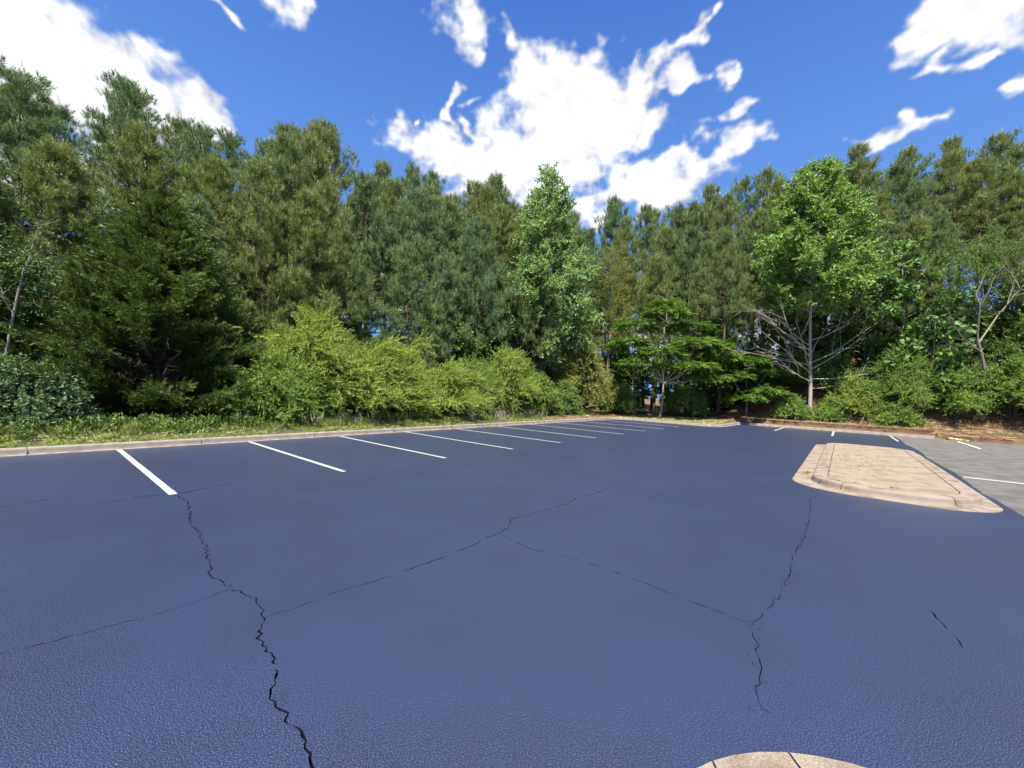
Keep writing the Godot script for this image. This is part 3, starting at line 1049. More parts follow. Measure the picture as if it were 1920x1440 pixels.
func frond(r: RandomNumberGenerator, length: float) -> PackedVector3Array:
	# a twice-feathered mimosa leaf along +y, hanging towards its tip
	var out := PackedVector3Array()
	for i in 16:
		var t := 0.15 + 0.85 * (i / 2 + r.randf() * 0.4) / 8.0
		var side := -1.0 if i % 2 else 1.0
		var p := Vector3(0, length * t, -length * 0.3 * t * t)
		var d := Vector3(side, 0.5, -0.25 + r.randf_range(-0.2, 0.2)).normalized()
		out.append_array(Transform3D(along(d, r.randf_range(-0.5, 0.5)), p) * leaf_shape(length * 0.42 * (1.1 - 0.5 * t), length * 0.13))
	return out


func curve(a: Vector3, b: Vector3, c: Vector3, n: int) -> PackedVector3Array:
	var out := PackedVector3Array()
	for i in n + 1:
		var t := float(i) / n
		out.append(a.lerp(b, t).lerp(b.lerp(c, t), t))
	return out


func taper(r0: float, r1: float, n: int) -> PackedFloat32Array:
	var out := PackedFloat32Array()
	for i in n + 1:
		out.append(lerpf(r0, r1, float(i) / n))
	return out


func vary(a: Color, b: Color, r: RandomNumberGenerator) -> Color:
	var c := a.lerp(b, r.randf())
	return c * r.randf_range(0.88, 1.12)


func at_curve(p: PackedVector3Array, t: float) -> Vector3:
	var f := clampf(t, 0.0, 1.0) * (p.size() - 1)
	var i := mini(int(f), p.size() - 2)
	return p[i].lerp(p[i + 1], f - i)


# ---------------------------------------------------------------- trees
func pine_meshes(seed_: int, h: float, base: float, radius: float, full: bool, hue := 0.5) -> Array:
	# [trunk with limbs, crown of needles]
	var r := RandomNumberGenerator.new()
	r.seed = seed_
	var tufts := []
	for i in 5:
		tufts.append(tuft(r, 20, 0.2, 0.2, 0.014, 0.3, 1.1))
	var candles := []
	for i in 3:
		candles.append(tuft(r, 14, 0.3, 0.1, 0.014, 0.22, 0.5))
	var wood := Build.new()
	var green := Build.new()
	var bend := Vector3(r.randf_range(-0.3, 0.3), 0, r.randf_range(-0.3, 0.3))
	var stem := PackedVector3Array()
	for i in 11:
		var t := i / 10.0
		stem.append(Vector3(0, h * t - 0.1, 0) + bend * sin(t * 3.0) + Vector3(r.randf_range(-0.04, 0.04), 0, r.randf_range(-0.04, 0.04)))
	wood.tube(stem, taper(0.135, 0.02, 10), 8)
	var dark := Color(0.068, 0.130, 0.062).lerp(Color(0.098, 0.142, 0.044), hue)
	var light := Color(0.155, 0.240, 0.120).lerp(Color(0.215, 0.270, 0.090), hue)
	var tip := Color(0.40, 0.44, 0.23)
	# dead stubs below the crown
	for i in 9:
		var y := r.randf_range(base * 0.25, base)
		var a := r.randf() * TAU
		var p := at_curve(stem, y / h)
		var e := p + Vector3(cos(a), r.randf_range(-0.1, 0.5), sin(a)) * r.randf_range(0.3, 1.1)
		wood.tube(curve(p, (p + e) / 2 + Vector3(0, 0.05, 0), e, 2), taper(0.016, 0.004, 2), 3)
	var y := base
	var turn := r.randf() * TAU
	while y < h - 0.25:
		var t := (y - base) / (h - base)
		var wide := radius * pow(1.0 - t, 0.68) * (0.6 + 0.4 * minf(1.0, t * 4.0) if not full else 0.82 + 0.18 * minf(1.0, t * 4.0))
		var count := r.randi_range(4, 5)
		turn += 0.9
		for k in count:
			var a := turn + TAU * k / count + r.randf_range(-0.4, 0.4)
			var l := maxf(0.3, wide * r.randf_range(0.42, 1.28))
			var rise := lerpf(0.05, 0.85, t) + r.randf_range(-0.18, 0.25)
			var out := Vector3(cos(a), 0, sin(a))
			var p := at_curve(stem, y / h)
			var e := p + out * l * cos(rise) + Vector3(0, l * sin(rise) + 0.22 * l, 0)
			var limb := curve(p, p + out * l * 0.6 * cos(rise) + Vector3(0, l * 0.35 * sin(rise), 0), e, 4)
			wood.tube(limb, taper(0.012 + 0.012 * l, 0.005, 4), 3)
			var side := out.cross(Vector3.UP)
			var ends := maxi(2, int(l / 0.42))
			for s in ends:
				# each side shoot ends in a cluster of tufts, with open air between the clusters
				var f := 0.42 + 0.58 * (s + r.randf_range(0.3, 1.0)) / ends
				var q := at_curve(limb, f)
				var centre := q + (side * r.randf_range(-1.0, 1.0) * (1.15 - f * 0.8) + out * 0.12) * minf(l, 1.9) * 0.45 + Vector3(0, r.randf_range(0.0, 0.22), 0)
				if centre.distance_to(q) > 0.25:
					wood.tube(PackedVector3Array([q, centre]), PackedFloat32Array([0.009, 0.004]), 3)
				var tone := r.randf()
				for z in 11:
					var off := rand_dir(r) * r.randf_range(0.04, 0.3)
					off.y = off.y * 0.7 + 0.06
					var d := (Vector3(0, r.randf_range(0.6, 1.1), 0) + out * r.randf_range(0.0, 0.5) + rand_dir(r) * 0.3 + off * 1.2).normalized()
					green.add(Transform3D(along(d, r.randf() * TAU).scaled(Vector3.ONE * r.randf_range(0.85, 1.4)), centre + off), tufts[r.randi() % 5], dark.lerp(light, clampf(tone * 0.6 + r.randf() * 0.5, 0, 1)))
				if r.randf() < 0.7:
					green.add(Transform3D(along(Vector3(r.randf_range(-0.25, 0.25), 1, r.randf_range(-0.25, 0.25)), r.randf() * TAU).scaled(Vector3.ONE * r.randf_range(0.9, 1.4)), centre + Vector3(r.randf_range(-0.1, 0.1), 0.22, r.randf_range(-0.1, 0.1))), candles[r.randi() % 3], light.lerp(tip, r.randf_range(0.2, 1.0)))
			# this year's pale shoots stand up at the limb's end
			for z in 2:
				green.add(Transform3D(along(Vector3(r.randf_range(-0.25, 0.25), 1, r.randf_range(-0.25, 0.25)), r.randf() * TAU).scaled(Vector3.ONE * r.randf_range(0.8, 1.4)), e + rand_dir(r) * 0.12), candles[r.randi() % 3], light.lerp(tip, r.randf_range(0.25, 1.0)))
		y += r.randf_range(0.3, 0.55)
	for z in 9:
		var p := at_curve(stem, 1.0) + Vector3(r.randf_range(-0.16, 0.16), r.randf_range(-0.6, 0.25), r.randf_range(-0.16, 0.16))
		green.add(Transform3D(along(Vector3(r.randf_range(-0.3, 0.3), 1, r.randf_range(-0.3, 0.3)), r.randf() * TAU).scaled(Vector3.ONE * 1.4), p), candles[z % 3] if z % 2 else tufts[z % 5], light.lerp(tip, r.randf()))
	return [wood.mesh(M.pine_bark), green.mesh(M.needle)]


func cedar_meshes(seed_: int, h: float, radius: float, bare_towards: Vector3) -> Array:
	# [trunk, crown, dead lower twigs]
	var r := RandomNumberGenerator.new()
	r.seed = seed_
	var plumes := []
	for i in 6:
		plumes.append(plume(r, r.randf_range(0.34, 0.5), 24))
	var wood := Build.new()
	var green := Build.new()
	var dead := Build.new()
	wood.tube(PackedVector3Array([Vector3(0, -0.1, 0), Vector3(0.05, h * 0.3, 0), Vector3(-0.04, h * 0.7, 0.03), Vector3(0, h, 0)]), PackedFloat32Array([0.2, 0.14, 0.07, 0.015]), 8)
	var dark := Color(0.045, 0.084, 0.022)
	var light := Color(0.100, 0.150, 0.038)
	var lobe := r.randf() * TAU
	for i in 600:
		var t := pow((i + r.randf()) / 600.0, 1.25)
		var y := h * (0.02 + 0.95 * t)
		var a := i * 2.39996 + r.randf_range(-0.3, 0.3)
		var out := Vector3(cos(a), 0, sin(a))
		var wide := radius * (pow(1.0 - t, 0.78) * (1.0 + 0.16 * sin(a * 3.0 + lobe + t * 7.0) + 0.12 * sin(a * 5.0 - t * 16.0)) * minf(1.0, 0.86 + t * 1.6))
		var l := maxf(0.25, wide * r.randf_range(0.72, 1.08))
		var rise := r.randf_range(0.12, 0.5) + t * 0.45
		var p := Vector3(0, y, 0)
		var e := p + out * l + Vector3(0, l * tan(rise) * 0.42, 0)
		var limb := curve(p, p + out * l * 0.55 + Vector3(0, -0.04 * l, 0), e, 4)
		var bare := out.dot(bare_towards) > 0.82 and t > 0.09 and t < 0.29 and r.randf() < 0.8
		(dead if bare else wood).tube(limb, taper(0.012 + 0.008 * l, 0.004, 4), 3)
		var tone := r.randf()
		var stations := maxi(3, int(l / 0.13))
		for s in stations:
			var f := 0.34 + 0.66 * (s + r.randf()) / stations
			var q := at_curve(limb, f)
			if bare:
				if f > 0.5 and s % 2 == 0:
					var tw := q + (out * 0.5 + rand_dir(r) * 0.5) * r.randf_range(0.2, 0.6)
					dead.tube(curve(q, (q + tw) / 2 + rand_dir(r) * 0.04, tw, 2), taper(0.006, 0.002, 2), 3)
				continue
			var side := out.cross(Vector3.UP) * (-1.0 if s % 2 else 1.0)
			for z in 3:
				var d := (out * r.randf_range(0.5, 1.0) + side * r.randf_range(0.1, 0.8) + Vector3(0, r.randf_range(0.05, 0.6), 0) + rand_dir(r) * 0.25).normalized()
				green.add(Transform3D(along(d, r.randf_range(-0.6, 0.6)).scaled(Vector3.ONE * r.randf_range(0.7, 1.25)), q + rand_dir(r) * 0.1), plumes[r.randi() % 6], dark.lerp(light, clampf(tone * 0.7 + r.randf() * 0.4, 0, 1)))
	return [wood.mesh(M.brown_twig), green.mesh(M.needle), dead.mesh(M.brown_twig)]


func broad_meshes(P: Dictionary) -> Array:
	# [trunk with limbs, crown]; P: seed, h, base, r, limbs, protos, dark, light, bark, girth, per (sprays to a metre of limb), peak (height of the widest part, 0 to 1), lean
	var r := RandomNumberGenerator.new()
	r.seed = P.seed
	var wood := Build.new()
	var green := Build.new()
	var h: float = P.h
	var lean: Vector3 = P.get("lean", Vector3.ZERO)
	var stem := PackedVector3Array()
	for i in 11:
		var t := i / 10.0
		stem.append(Vector3(0, h * t - 0.1, 0) + lean * pow(t, 1.5) + Vector3(sin(t * 7.0 + P.seed), 0, cos(t * 6.0 + P.seed)) * 0.06 * t * (1 - t) * h * 0.4)
	var girth: float = P.get("girth", 0.012 * h)
	wood.tube(stem, taper(girth, 0.015, 10), 8)
	var n: int = P.limbs
	var peak: float = P.get("peak", 0.3)
	var protos: Array = P.protos
	for i in n:
		var t := (i + r.randf()) / n
		var y: float = lerpf(P.base, h * 0.985, t)
		var a := i * 2.39996 + r.randf_range(-0.4, 0.4)
		var out := Vector3(cos(a), 0, sin(a))
		var shape := sqrt(clampf(t / peak, 0.0, 1.0)) * 0.45 + 0.55 if t < peak else pow(1.0 - (t - peak) / (1.0 - peak), P.get("point", 0.7))
		var l: float = maxf(0.25, P.r * shape * r.randf_range(0.6, 1.12))
		var rise: float = lerpf(0.25, 1.0, t) + r.randf_range(-0.2, 0.2) + P.get("rise", 0.0)
		var p := at_curve(stem, clampf((y - l * sin(rise) * 0.55) / h, 0.05, 0.98))
		var e := at_curve(stem, y / h) + out * l * cos(rise * 0.6) + Vector3(0, 0.2 * l * sin(rise), 0) + lean * 0.15
		var limb := curve(p, p.lerp(e, 0.5) + Vector3(0, 0.12 * l, 0), e, 5)
		wood.tube(limb, taper(0.01 + 0.011 * l, 0.004, 5), 4)
		var tone := r.randf()
		var count := maxi(3, int(l * P.per))
		for s in count:
			var f := 0.22 + 0.8 * sqrt((s + r.randf()) / count)
			var q := at_curve(limb, f)
			var off := rand_dir(r) * r.randf_range(0.0, 0.42) * (0.4 + 0.35 * l)
			off.y *= 0.6
			var d := (out * r.randf_range(0.2, 1.0) + rand_dir(r) * 0.8 + Vector3(0, P.get("up", 0.25), 0) + lean * 0.1).normalized()
			green.add(Transform3D(along(d, r.randf() * TAU).scaled(Vector3.ONE * r.randf_range(0.75, 1.25)), q + off), protos[r.randi() % protos.size()], (P.dark as Color).lerp(P.light, clampf(tone * 0.55 + r.randf() * 0.5, 0, 1)))
	return [wood.mesh(M[P.get("bark", "grey_bark")]), green.mesh(M.leaf)]


func shrub_meshes(P: Dictionary) -> Array:
	# [stems, foliage]; P: seed, h, r, stems, protos, dark, light, per, droop, sweep (a direction the tips are blown to), bark
	var r := RandomNumberGenerator.new()
	r.seed = P.seed
	var wood := Build.new()
	var green := Build.new()
	var protos: Array = P.protos
	var blown: Vector3 = P.get("sweep", Vector3.ZERO)
	for i in int(P.stems):
		var a: float = i * 2.39996 + r.randf_range(-0.5, 0.5)
		var k := sqrt((i + 0.5) / P.stems)
		var out := Vector3(cos(a), 0, sin(a))
		var reach: float = P.r * k * r.randf_range(0.65, 1.22)
		var high: float = P.h * sqrt(maxf(0.06, 1.0 - k * k * 0.86)) * r.randf_range(0.5, 1.06) * (1.22 if r.randf() < 0.16 else 1.0)
		var foot: Vector3 = out * P.r * 0.18 * r.randf() + Vector3(0, -0.08, 0)
		var e: Vector3 = out * reach + Vector3(0, high * (1.0 - P.droop * k), 0) + blown * high * 0.3
		var limb := curve(foot, out * reach * 0.4 + Vector3(0, high * 1.12, 0), e, 7)
		wood.tube(limb, taper(0.008 + 0.006 * P.h, 0.003, 7), 4)
		var tone := r.randf()
		var span: float = foot.distance_to(e) + high * 0.3
		var count := maxi(4, int(span * P.per))
		for s in count:
			var f: float = P.get("low", 0.28) + (1.0 - P.get("low", 0.28)) * (s + r.randf()) / count
			var q := at_curve(limb, f)
			var tan_ := (at_curve(limb, minf(1.0, f + 0.08)) - at_curve(limb, maxf(0.0, f - 0.08))).normalized()
			var d: Vector3 = (tan_ * r.randf_range(0.3, 1.0) + rand_dir(r) * 0.75 + out * 0.3 + Vector3(0, P.get("up", 0.1), 0) + blown * 0.9).normalized()
			green.add(Transform3D(along(d, r.randf() * TAU).scaled(Vector3.ONE * r.randf_range(0.7, 1.25)), q + rand_dir(r) * 0.12 * P.h * 0.4), protos[r.randi() % protos.size()], (P.dark as Color).lerp(P.light, clampf(tone * 0.5 + r.randf() * 0.55, 0, 1)))
	return [wood.mesh(M[P.get("bark", "brown_twig")]), green.mesh(M.leaf)]


func mimosa_meshes(seed_: int, pads: Array, fork: Vector3, girth: float, per: int) -> Array:
	# pads: [centre, radius] of the flat layers of leaves, from the tree's foot
	var r := RandomNumberGenerator.new()
	r.seed = seed_
	var fronds := []
	for i in 5:
		fronds.append(frond(r, r.randf_range(0.42, 0.6)))
	var wood := Build.new()
	var green := Build.new()
	wood.tube(curve(Vector3(0, -0.1, 0), fork * 0.5 + Vector3(0.12, 0, 0.05), fork, 6), taper(girth, girth * 0.7, 6), 7)
	for pad in pads:
		var c: Vector3 = pad[0]
		var rad: float = pad[1]
		var main := curve(fork, fork.lerp(c, 0.5) + Vector3(0, -0.15 + 0.1 * r.randf(), 0), c - Vector3(0, 0.12, 0), 6)
		wood.tube(main, taper(girth * 0.6, 0.02, 6), 5)
		var tone := r.randf() * 0.5
		for i in int(per * rad * rad):
			var a := i * 2.39996
			var k := sqrt(r.randf())
			var out := Vector3(cos(a), 0, sin(a))
			var tip := c + out * rad * k + Vector3(0, r.randf_range(-0.12, 0.2) - 0.22 * k * k * rad, 0)
			if i % 9 == 0:
				wood.tube(curve(at_curve(main, 0.85), c.lerp(tip, 0.5) + Vector3(0, -0.05, 0), tip, 4), taper(0.018, 0.004, 4), 3)
			for z in 2:
				var d := (out * r.randf_range(0.4, 1.0) + Vector3(r.randf_range(-0.6, 0.6), r.randf_range(-0.25, 0.3), r.randf_range(-0.6, 0.6))).normalized()
				var side := d.cross(Vector3.UP).normalized()
				var b := Basis(side, d, side.cross(d)).rotated(d, r.randf_range(-0.3, 0.3))
				if b.z.y < 0.0:
					b = b.rotated(d, PI)
				green.add(Transform3D(b.scaled(Vector3.ONE * r.randf_range(0.8, 1.25)), tip + rand_dir(r) * 0.1), fronds[r.randi() % 5], Color(0.062, 0.135, 0.026).lerp(Color(0.14, 0.235, 0.045), clampf(tone + r.randf() * 0.6, 0, 1)))
	return [wood.mesh(M.pale_bark), green.mesh(M.leaf)]


func bare_branches(r: RandomNumberGenerator, b: Build, from: Vector3, to: Vector3, girth: float, depth: int) -> void:
	var mid := from.lerp(to, 0.5) + rand_dir(r) * from.distance_to(to) * 0.12 + Vector3(0, -0.05 * from.distance_to(to), 0)
	var p := curve(from, mid, to, 7)
	for i in range(1, p.size() - 1):
		p[i] += rand_dir(r) * girth * 1.2
	b.tube(p, taper(girth, girth * 0.25, 7), 5)
	if depth <= 0:
		return
	for i in r.randi_range(3, 5):
		var f := r.randf_range(0.3, 0.98)
		var q := at_curve(p, f)
		var d := ((to - from).normalized() + rand_dir(r) * 0.85 + Vector3(0, 0.25, 0)).normalized()
		bare_branches(r, b, q, q + d * from.distance_to(to) * r.randf_range(0.25, 0.5), girth * 0.45 * (1.2 - f * 0.4), depth - 1)


func plant(called: String, label: String, category: String, at: Vector3, meshes: Array, parts: Array, group := "", turn := 0.0, size := Vector3.ONE) -> Node3D:
	var o := thing(called, label, category, at, group)
	o.rotation.y = turn
	o.scale = size
	for i in meshes.size():
		part(parts[i], meshes[i], o)
	return o


# ---------------------------------------------------------------- the wood
const ORDINAL := ["first", "second", "third", "fourth", "fifth", "sixth", "seventh", "eighth", "ninth", "tenth", "eleventh", "twelfth", "thirteenth", "fourteenth", "fifteenth", "sixteenth", "seventeenth", "eighteenth", "nineteenth", "twentieth", "twenty-first", "twenty-second", "twenty-third", "twenty-fourth", "twenty-fifth", "twenty-sixth", "twenty-seventh", "twenty-eighth", "twenty-ninth", "thirtieth", "thirty-first", "thirty-second", "thirty-third", "thirty-fourth", "thirty-fifth"]


func make_pines() -> void:
	var edge := []
	var deep := []
	for i in 4:
		edge.append(pine_meshes(100 + i, 13.0, 1.8 + 0.8 * i, 3.1, true, [0.2, 0.9, 0.5, 0.0][i]))
		deep.append(pine_meshes(200 + i, 15.0, 5.2 + 0.7 * i, 2.9, false, [0.6, 0.1, 1.0, 0.3][i]))
	var r := RandomNumberGenerator.new()
	r.seed = 12
	var sources := {}
	var n_edge := 0
	var n_tip := 0
	for i in PINES.size():
		var p: Array = PINES[i]
		var low: bool = p[4] == 1
		var k := r.randi() % 4
		var label := "slender pine with a bare lower trunk deep in the wood"
		var group := "pines deep in the wood"
		if low:
			label = "pine branched almost to the ground, %s such pine from the left" % ORDINAL[n_edge]
			group = "low branched pines along the wood's edge"
			n_edge += 1
		elif p[4] == 2:
			label = "bare-trunked pine whose tip stands on the skyline, %s such from the left" % ORDINAL[n_tip]
			group = "pines on the skyline"
			n_tip += 1
		var key := "%s%d" % ["edge" if low else "deep", k]
		var o: Node3D
		var at := Vector3(p[0], p[2] - 0.05, p[1])
		if sources.has(key):
			o = sources[key].duplicate()
			o.name = numbered("pine_tree")
			add_child(o)
		else:
			o = plant("pine_tree", label, "tree", at, edge[k] if low else deep[k], ["trunk", "crown"], group)
			sources[key] = o
		var s: float = p[3] * r.randf_range(0.98, 1.1) / (13.0 if low else 15.0)
		o.position = at
		o.rotation = Vector3(r.randf_range(-0.045, 0.045), r.randf() * TAU, r.randf_range(-0.045, 0.045))
		var wide := lerpf(s, 1.0, 0.45) * r.randf_range(0.85, 1.15)
		o.scale = Vector3(wide, s, wide)
		tag(o, label, "tree", group)
	plant("pine_tree", "small young pine in front of the taller pines, above the shrubs", "tree", spot(14.2, -6.0), pine_meshes(301, 6.5, 1.6, 1.35, true), ["trunk", "crown"])
	plant("pine_tree", "pine with two-toned trunk beside the bright green tall tree", "tree", spot(23.4, -5.0), pine_meshes(302, 13.1, 3.9, 2.5, true), ["trunk", "crown"])
	plant("pine_tree", "shorter leaning pine close against the pine by the bright green tall tree", "tree", spot(23.3, -6.0), pine_meshes(303, 10.5, 4.6, 1.9, true), ["trunk", "crown"])
	plant("pine_tree", "pine with straight thin bare trunk rising behind the feathery mimosa", "tree", spot(35.4, 5.3), pine_meshes(304, 15.5, 8.0, 2.2, false), ["trunk", "crown"])


func make_broadleaves() -> void:
	var r := RandomNumberGenerator.new()
	r.seed = 55
	var big := []
	var small := []
	var fine := []
	var yellow := []
	var willow := []
	for i in 4:
		big.append(spray(r, 0.7, 16, 0.18, 0.15, 0.25, 0.1))
		small.append(spray(r, 0.5, 13, 0.105, 0.06, 0.35, 0.1))
		fine.append(spray(r, 0.7, 26, 0.075, 0.038, 0.55, 0.2))
		yellow.append(spray(r, 0.75, 28, 0.08, 0.042, 0.55, 0.22))
		willow.append(spray(r, 0.75, 30, 0.14, 0.036, 0.4, 0.2))
	# tall broadleaves
	plant("sweetgum_tree", "tall pointed bright green broadleaf tree rising above the pines near the lot's corner", "tree", spot(24.9, -5.4), broad_meshes({"seed": 3, "h": 20.2, "base": 3.6, "r": 4.5, "limbs": 100, "protos": big, "dark": Color(0.13, 0.215, 0.085), "light": Color(0.25, 0.37, 0.155), "per": 13.0, "peak": 0.3, "point": 0.85}), ["trunk", "crown"])
	var round_one := plant("maple_tree", "full egg-shaped bright green tree with bare pale lower branches", "tree", spot(35.55, 11.5), broad_meshes({"seed": 8, "h": 19.1, "base": 8.0, "r": 4.05, "limbs": 104, "protos": big, "dark": Color(0.115, 0.205, 0.055), "light": Color(0.26, 0.385, 0.12), "per": 14.0, "peak": 0.2, "point": 0.42, "girth": 0.14, "bark": "pale_bark"}), ["trunk", "crown"])
	var bare := Build.new()
	r.seed = 91
	for a in [[3.2, Vector3(-4.6, 6.6, 0.6)], [3.6, Vector3(5.2, 7.9, 0.8)], [2.9, Vector3(4.6, 3.9, 1.2)], [4.4, Vector3(-3.4, 8.6, 1.4)], [4.8, Vector3(3.0, 8.8, -0.6)], [5.3, Vector3(-2.2, 8.4, -1.2)], [3.9, Vector3(-5.2, 4.9, -0.5)], [5.8, Vector3(4.4, 9.0, 0.4)], [2.6, Vector3(-3.8, 4.0, 1.6)], [3.4, Vector3(-2.6, 6.9, 1.9)], [4.1, Vector3(2.4, 6.6, 1.9)], [2.2, Vector3(3.4, 2.9, 1.5)], [4.9, Vector3(-4.4, 7.8, 0.2)]]:
		bare_branches(r, bare, Vector3(0, a[0], 0), a[1], 0.045, 2)
	part("bare_branches", bare.mesh(M.pale_bark), round_one)
	plant("willow_tree", "olive-yellow loose tree behind the bright green tall tree", "tree", spot(32.6, -3.4), broad_meshes({"seed": 13, "h": 15.6, "base": 5.5, "r": 2.7, "limbs": 46, "protos": willow, "dark": Color(0.11, 0.14, 0.035), "light": Color(0.23, 0.25, 0.075), "per": 26.0, "peak": 0.35, "point": 0.5}), ["trunk", "crown"])
	plant("catalpa_tree", "sparse tree with big round leaves on the bank beside the egg-shaped tree", "tree", spot(37.9, 16.5), broad_meshes({"seed": 17, "h": 11.2, "base": 2.4, "r": 2.9, "limbs": 26, "protos": [big_spray(r), big_spray(r), big_spray(r)], "dark": Color(0.07, 0.15, 0.05), "light": Color(0.15, 0.25, 0.085), "per": 8.0, "peak": 0.45, "point": 0.45, "bark": "grey_bark"}), ["trunk", "crown"])
	plant("catalpa_tree", "low big-leaved sapling on the bank above the yellow-green shrubs", "tree", spot(36.9, 18.0), broad_meshes({"seed": 19, "h": 6.3, "base": 1.5, "r": 2.3, "limbs": 16, "protos": [big_spray(r), big_spray(r)], "dark": Color(0.07, 0.15, 0.05), "light": Color(0.15, 0.25, 0.085), "per": 8.0, "peak": 0.5, "point": 0.4, "bark": "grey_bark"}), ["trunk", "crown"])
	# the leaning half-bare tree at the far right
	var lean := thing("leaning_tree", "leaning half-bare tree with long pale forked branches over the right bank", "tree", spot(36.9, 20.4))
	var w := Build.new()
	r.seed = 23
	w.tube(curve(Vector3(0, -0.1, 0), Vector3(-0.3, 2.6, 0.2), Vector3(-1.1, 4.4, 0.3), 8), taper(0.11, 0.075, 8), 7)
	bare_branches(r, w, Vector3(-1.1, 4.4, 0.3), Vector3(-2.5, 10.0, 0.6), 0.055, 2)
	bare_branches(r, w, Vector3(-1.0, 4.3, 0.3), Vector3(2.8, 9.8, 0.9), 0.05, 2)
	bare_branches(r, w, Vector3(-0.7, 3.6, 0.3), Vector3(-3.6, 5.6, 0.9), 0.04, 2)
	bare_branches(r, w, Vector3(-0.4, 2.6, 0.2), Vector3(2.6, 4.6, 0.7), 0.04, 2)
	part("trunk", w.mesh(M.grey_bark), lean)
	var lf := Build.new()
	for i in 700:
		var c: Vector3 = [Vector3(-2.4, 9.2, 0.5), Vector3(2.4, 9.0, 0.7), Vector3(2.2, 5.0, 0.6), Vector3(0.4, 10.0, -0.4)][i % 4]
		lf.add(Transform3D(along(rand_dir(r), r.randf() * TAU), c + Vector3(r.randfn() * 0.8, r.randfn() * 0.6, r.randfn() * 0.8)), small[i % 4], vary(Color(0.07, 0.13, 0.035), Color(0.13, 0.2, 0.05), r))
	part("crown", lf.mesh(M.leaf), lean)
	# thin dying sapling at the left edge
	var thin := thing("dying_sapling", "thin pale leaning sapling with few leaves at the left edge", "tree", spot(-1.95, -4.3))
	var tw := Build.new()
	r.seed = 29
	tw.tube(curve(Vector3(0, -0.1, 0), Vector3(0.1, 2.2, 0), Vector3(0.62, 4.3, 0.1), 10), taper(0.05, 0.022, 10), 6)
	for a in [[0.4, Vector3(-0.4, 2.5, 0.3)], [0.7, Vector3(0.1, 3.9, 0.2)], [0.95, Vector3(0.8, 5.6, 0.0)], [0.25, Vector3(0.4, 1.9, 0.2)]]:
		var p := at_curve(curve(Vector3(0, -0.1, 0), Vector3(0.1, 2.2, 0), Vector3(0.62, 4.3, 0.1), 10), a[0])
		bare_branches(r, tw, p, a[1], 0.014, 1)
	part("trunk", tw.mesh(M.pale_bark), thin)
	var tl := Build.new()
	for i in 150:
		tl.add(Transform3D(along(rand_dir(r), r.randf() * TAU), Vector3(0.1 + r.randfn() * 0.5, 4.4 + r.randfn() * 0.8, r.randfn() * 0.5)), small[i % 4], vary(Color(0.05, 0.09, 0.04), Color(0.10, 0.15, 0.06), r))
	part("crown", tl.mesh(M.leaf), thin)
	# mimosas
	var m1 := mimosa_meshes(41, [[Vector3(0.4, 8.6, -0.4), 1.7], [Vector3(-1.7, 7.6, -0.9), 1.6], [Vector3(2.8, 7.7, -1.2), 1.7], [Vector3(2.5, 6.1, 1.0), 2.0], [Vector3(-0.6, 5.3, 1.3), 1.5], [Vector3(4.4, 5.2, 0.2), 1.5], [Vector3(-2.0, 4.3, 0.8), 1.4], [Vector3(1.6, 4.2, 1.9), 1.5], [Vector3(0.6, 9.5, -1.4), 1.2], [Vector3(-2.6, 6.1, -0.2), 1.3], [Vector3(3.4, 3.4, 1.4), 1.2]], Vector3(0.2, 2.7, 0), 0.095, 60)
	plant("mimosa_tree", "wide mimosa with flat layers of feathery leaves behind the lot's corner", "tree", spot(30.6, 2.2), m1, ["trunk", "crown"], "mimosas by the corner")
	var m2 := mimosa_meshes(42, [[Vector3(0, 4.6, 0), 1.6], [Vector3(1.5, 3.8, 0.4), 1.3], [Vector3(-1.5, 3.4, 0.5), 1.3], [Vector3(1.0, 2.3, 1.0), 1.3], [Vector3(-0.6, 1.7, 1.1), 1.1]], Vector3(0.1, 1.2, 0), 0.06, 66)
	plant("mimosa_tree", "low mimosa with arching feathery leaves right of the wide mimosa", "tree", spot(34.9, 7.4), m2, ["trunk", "crown"], "mimosas by the corner")
	# cedar
	plant("cedar_tree", "broad dark green cedar with brown dead twigs low in front", "tree", spot(1.5, -5.5), cedar_meshes(61, 7.9, 4.0, Vector3(0.62, 0, 0.78)), ["trunk", "crown", "dead_twigs"])
	# shrubs: [label, u, v, height, radius, stems, kind, dark, light, leaves to a metre, droop, sweep]
	var lime := [Color(0.12, 0.19, 0.035), Color(0.29, 0.36, 0.08)]
	var mid := [Color(0.09, 0.165, 0.035), Color(0.21, 0.31, 0.07)]
	var deep := [Color(0.085, 0.15, 0.045), Color(0.16, 0.24, 0.07)]
	var bluish := [Color(0.07, 0.12, 0.07), Color(0.14, 0.21, 0.115)]
	var right := Vector3(0.75, 0.1, 0.15)
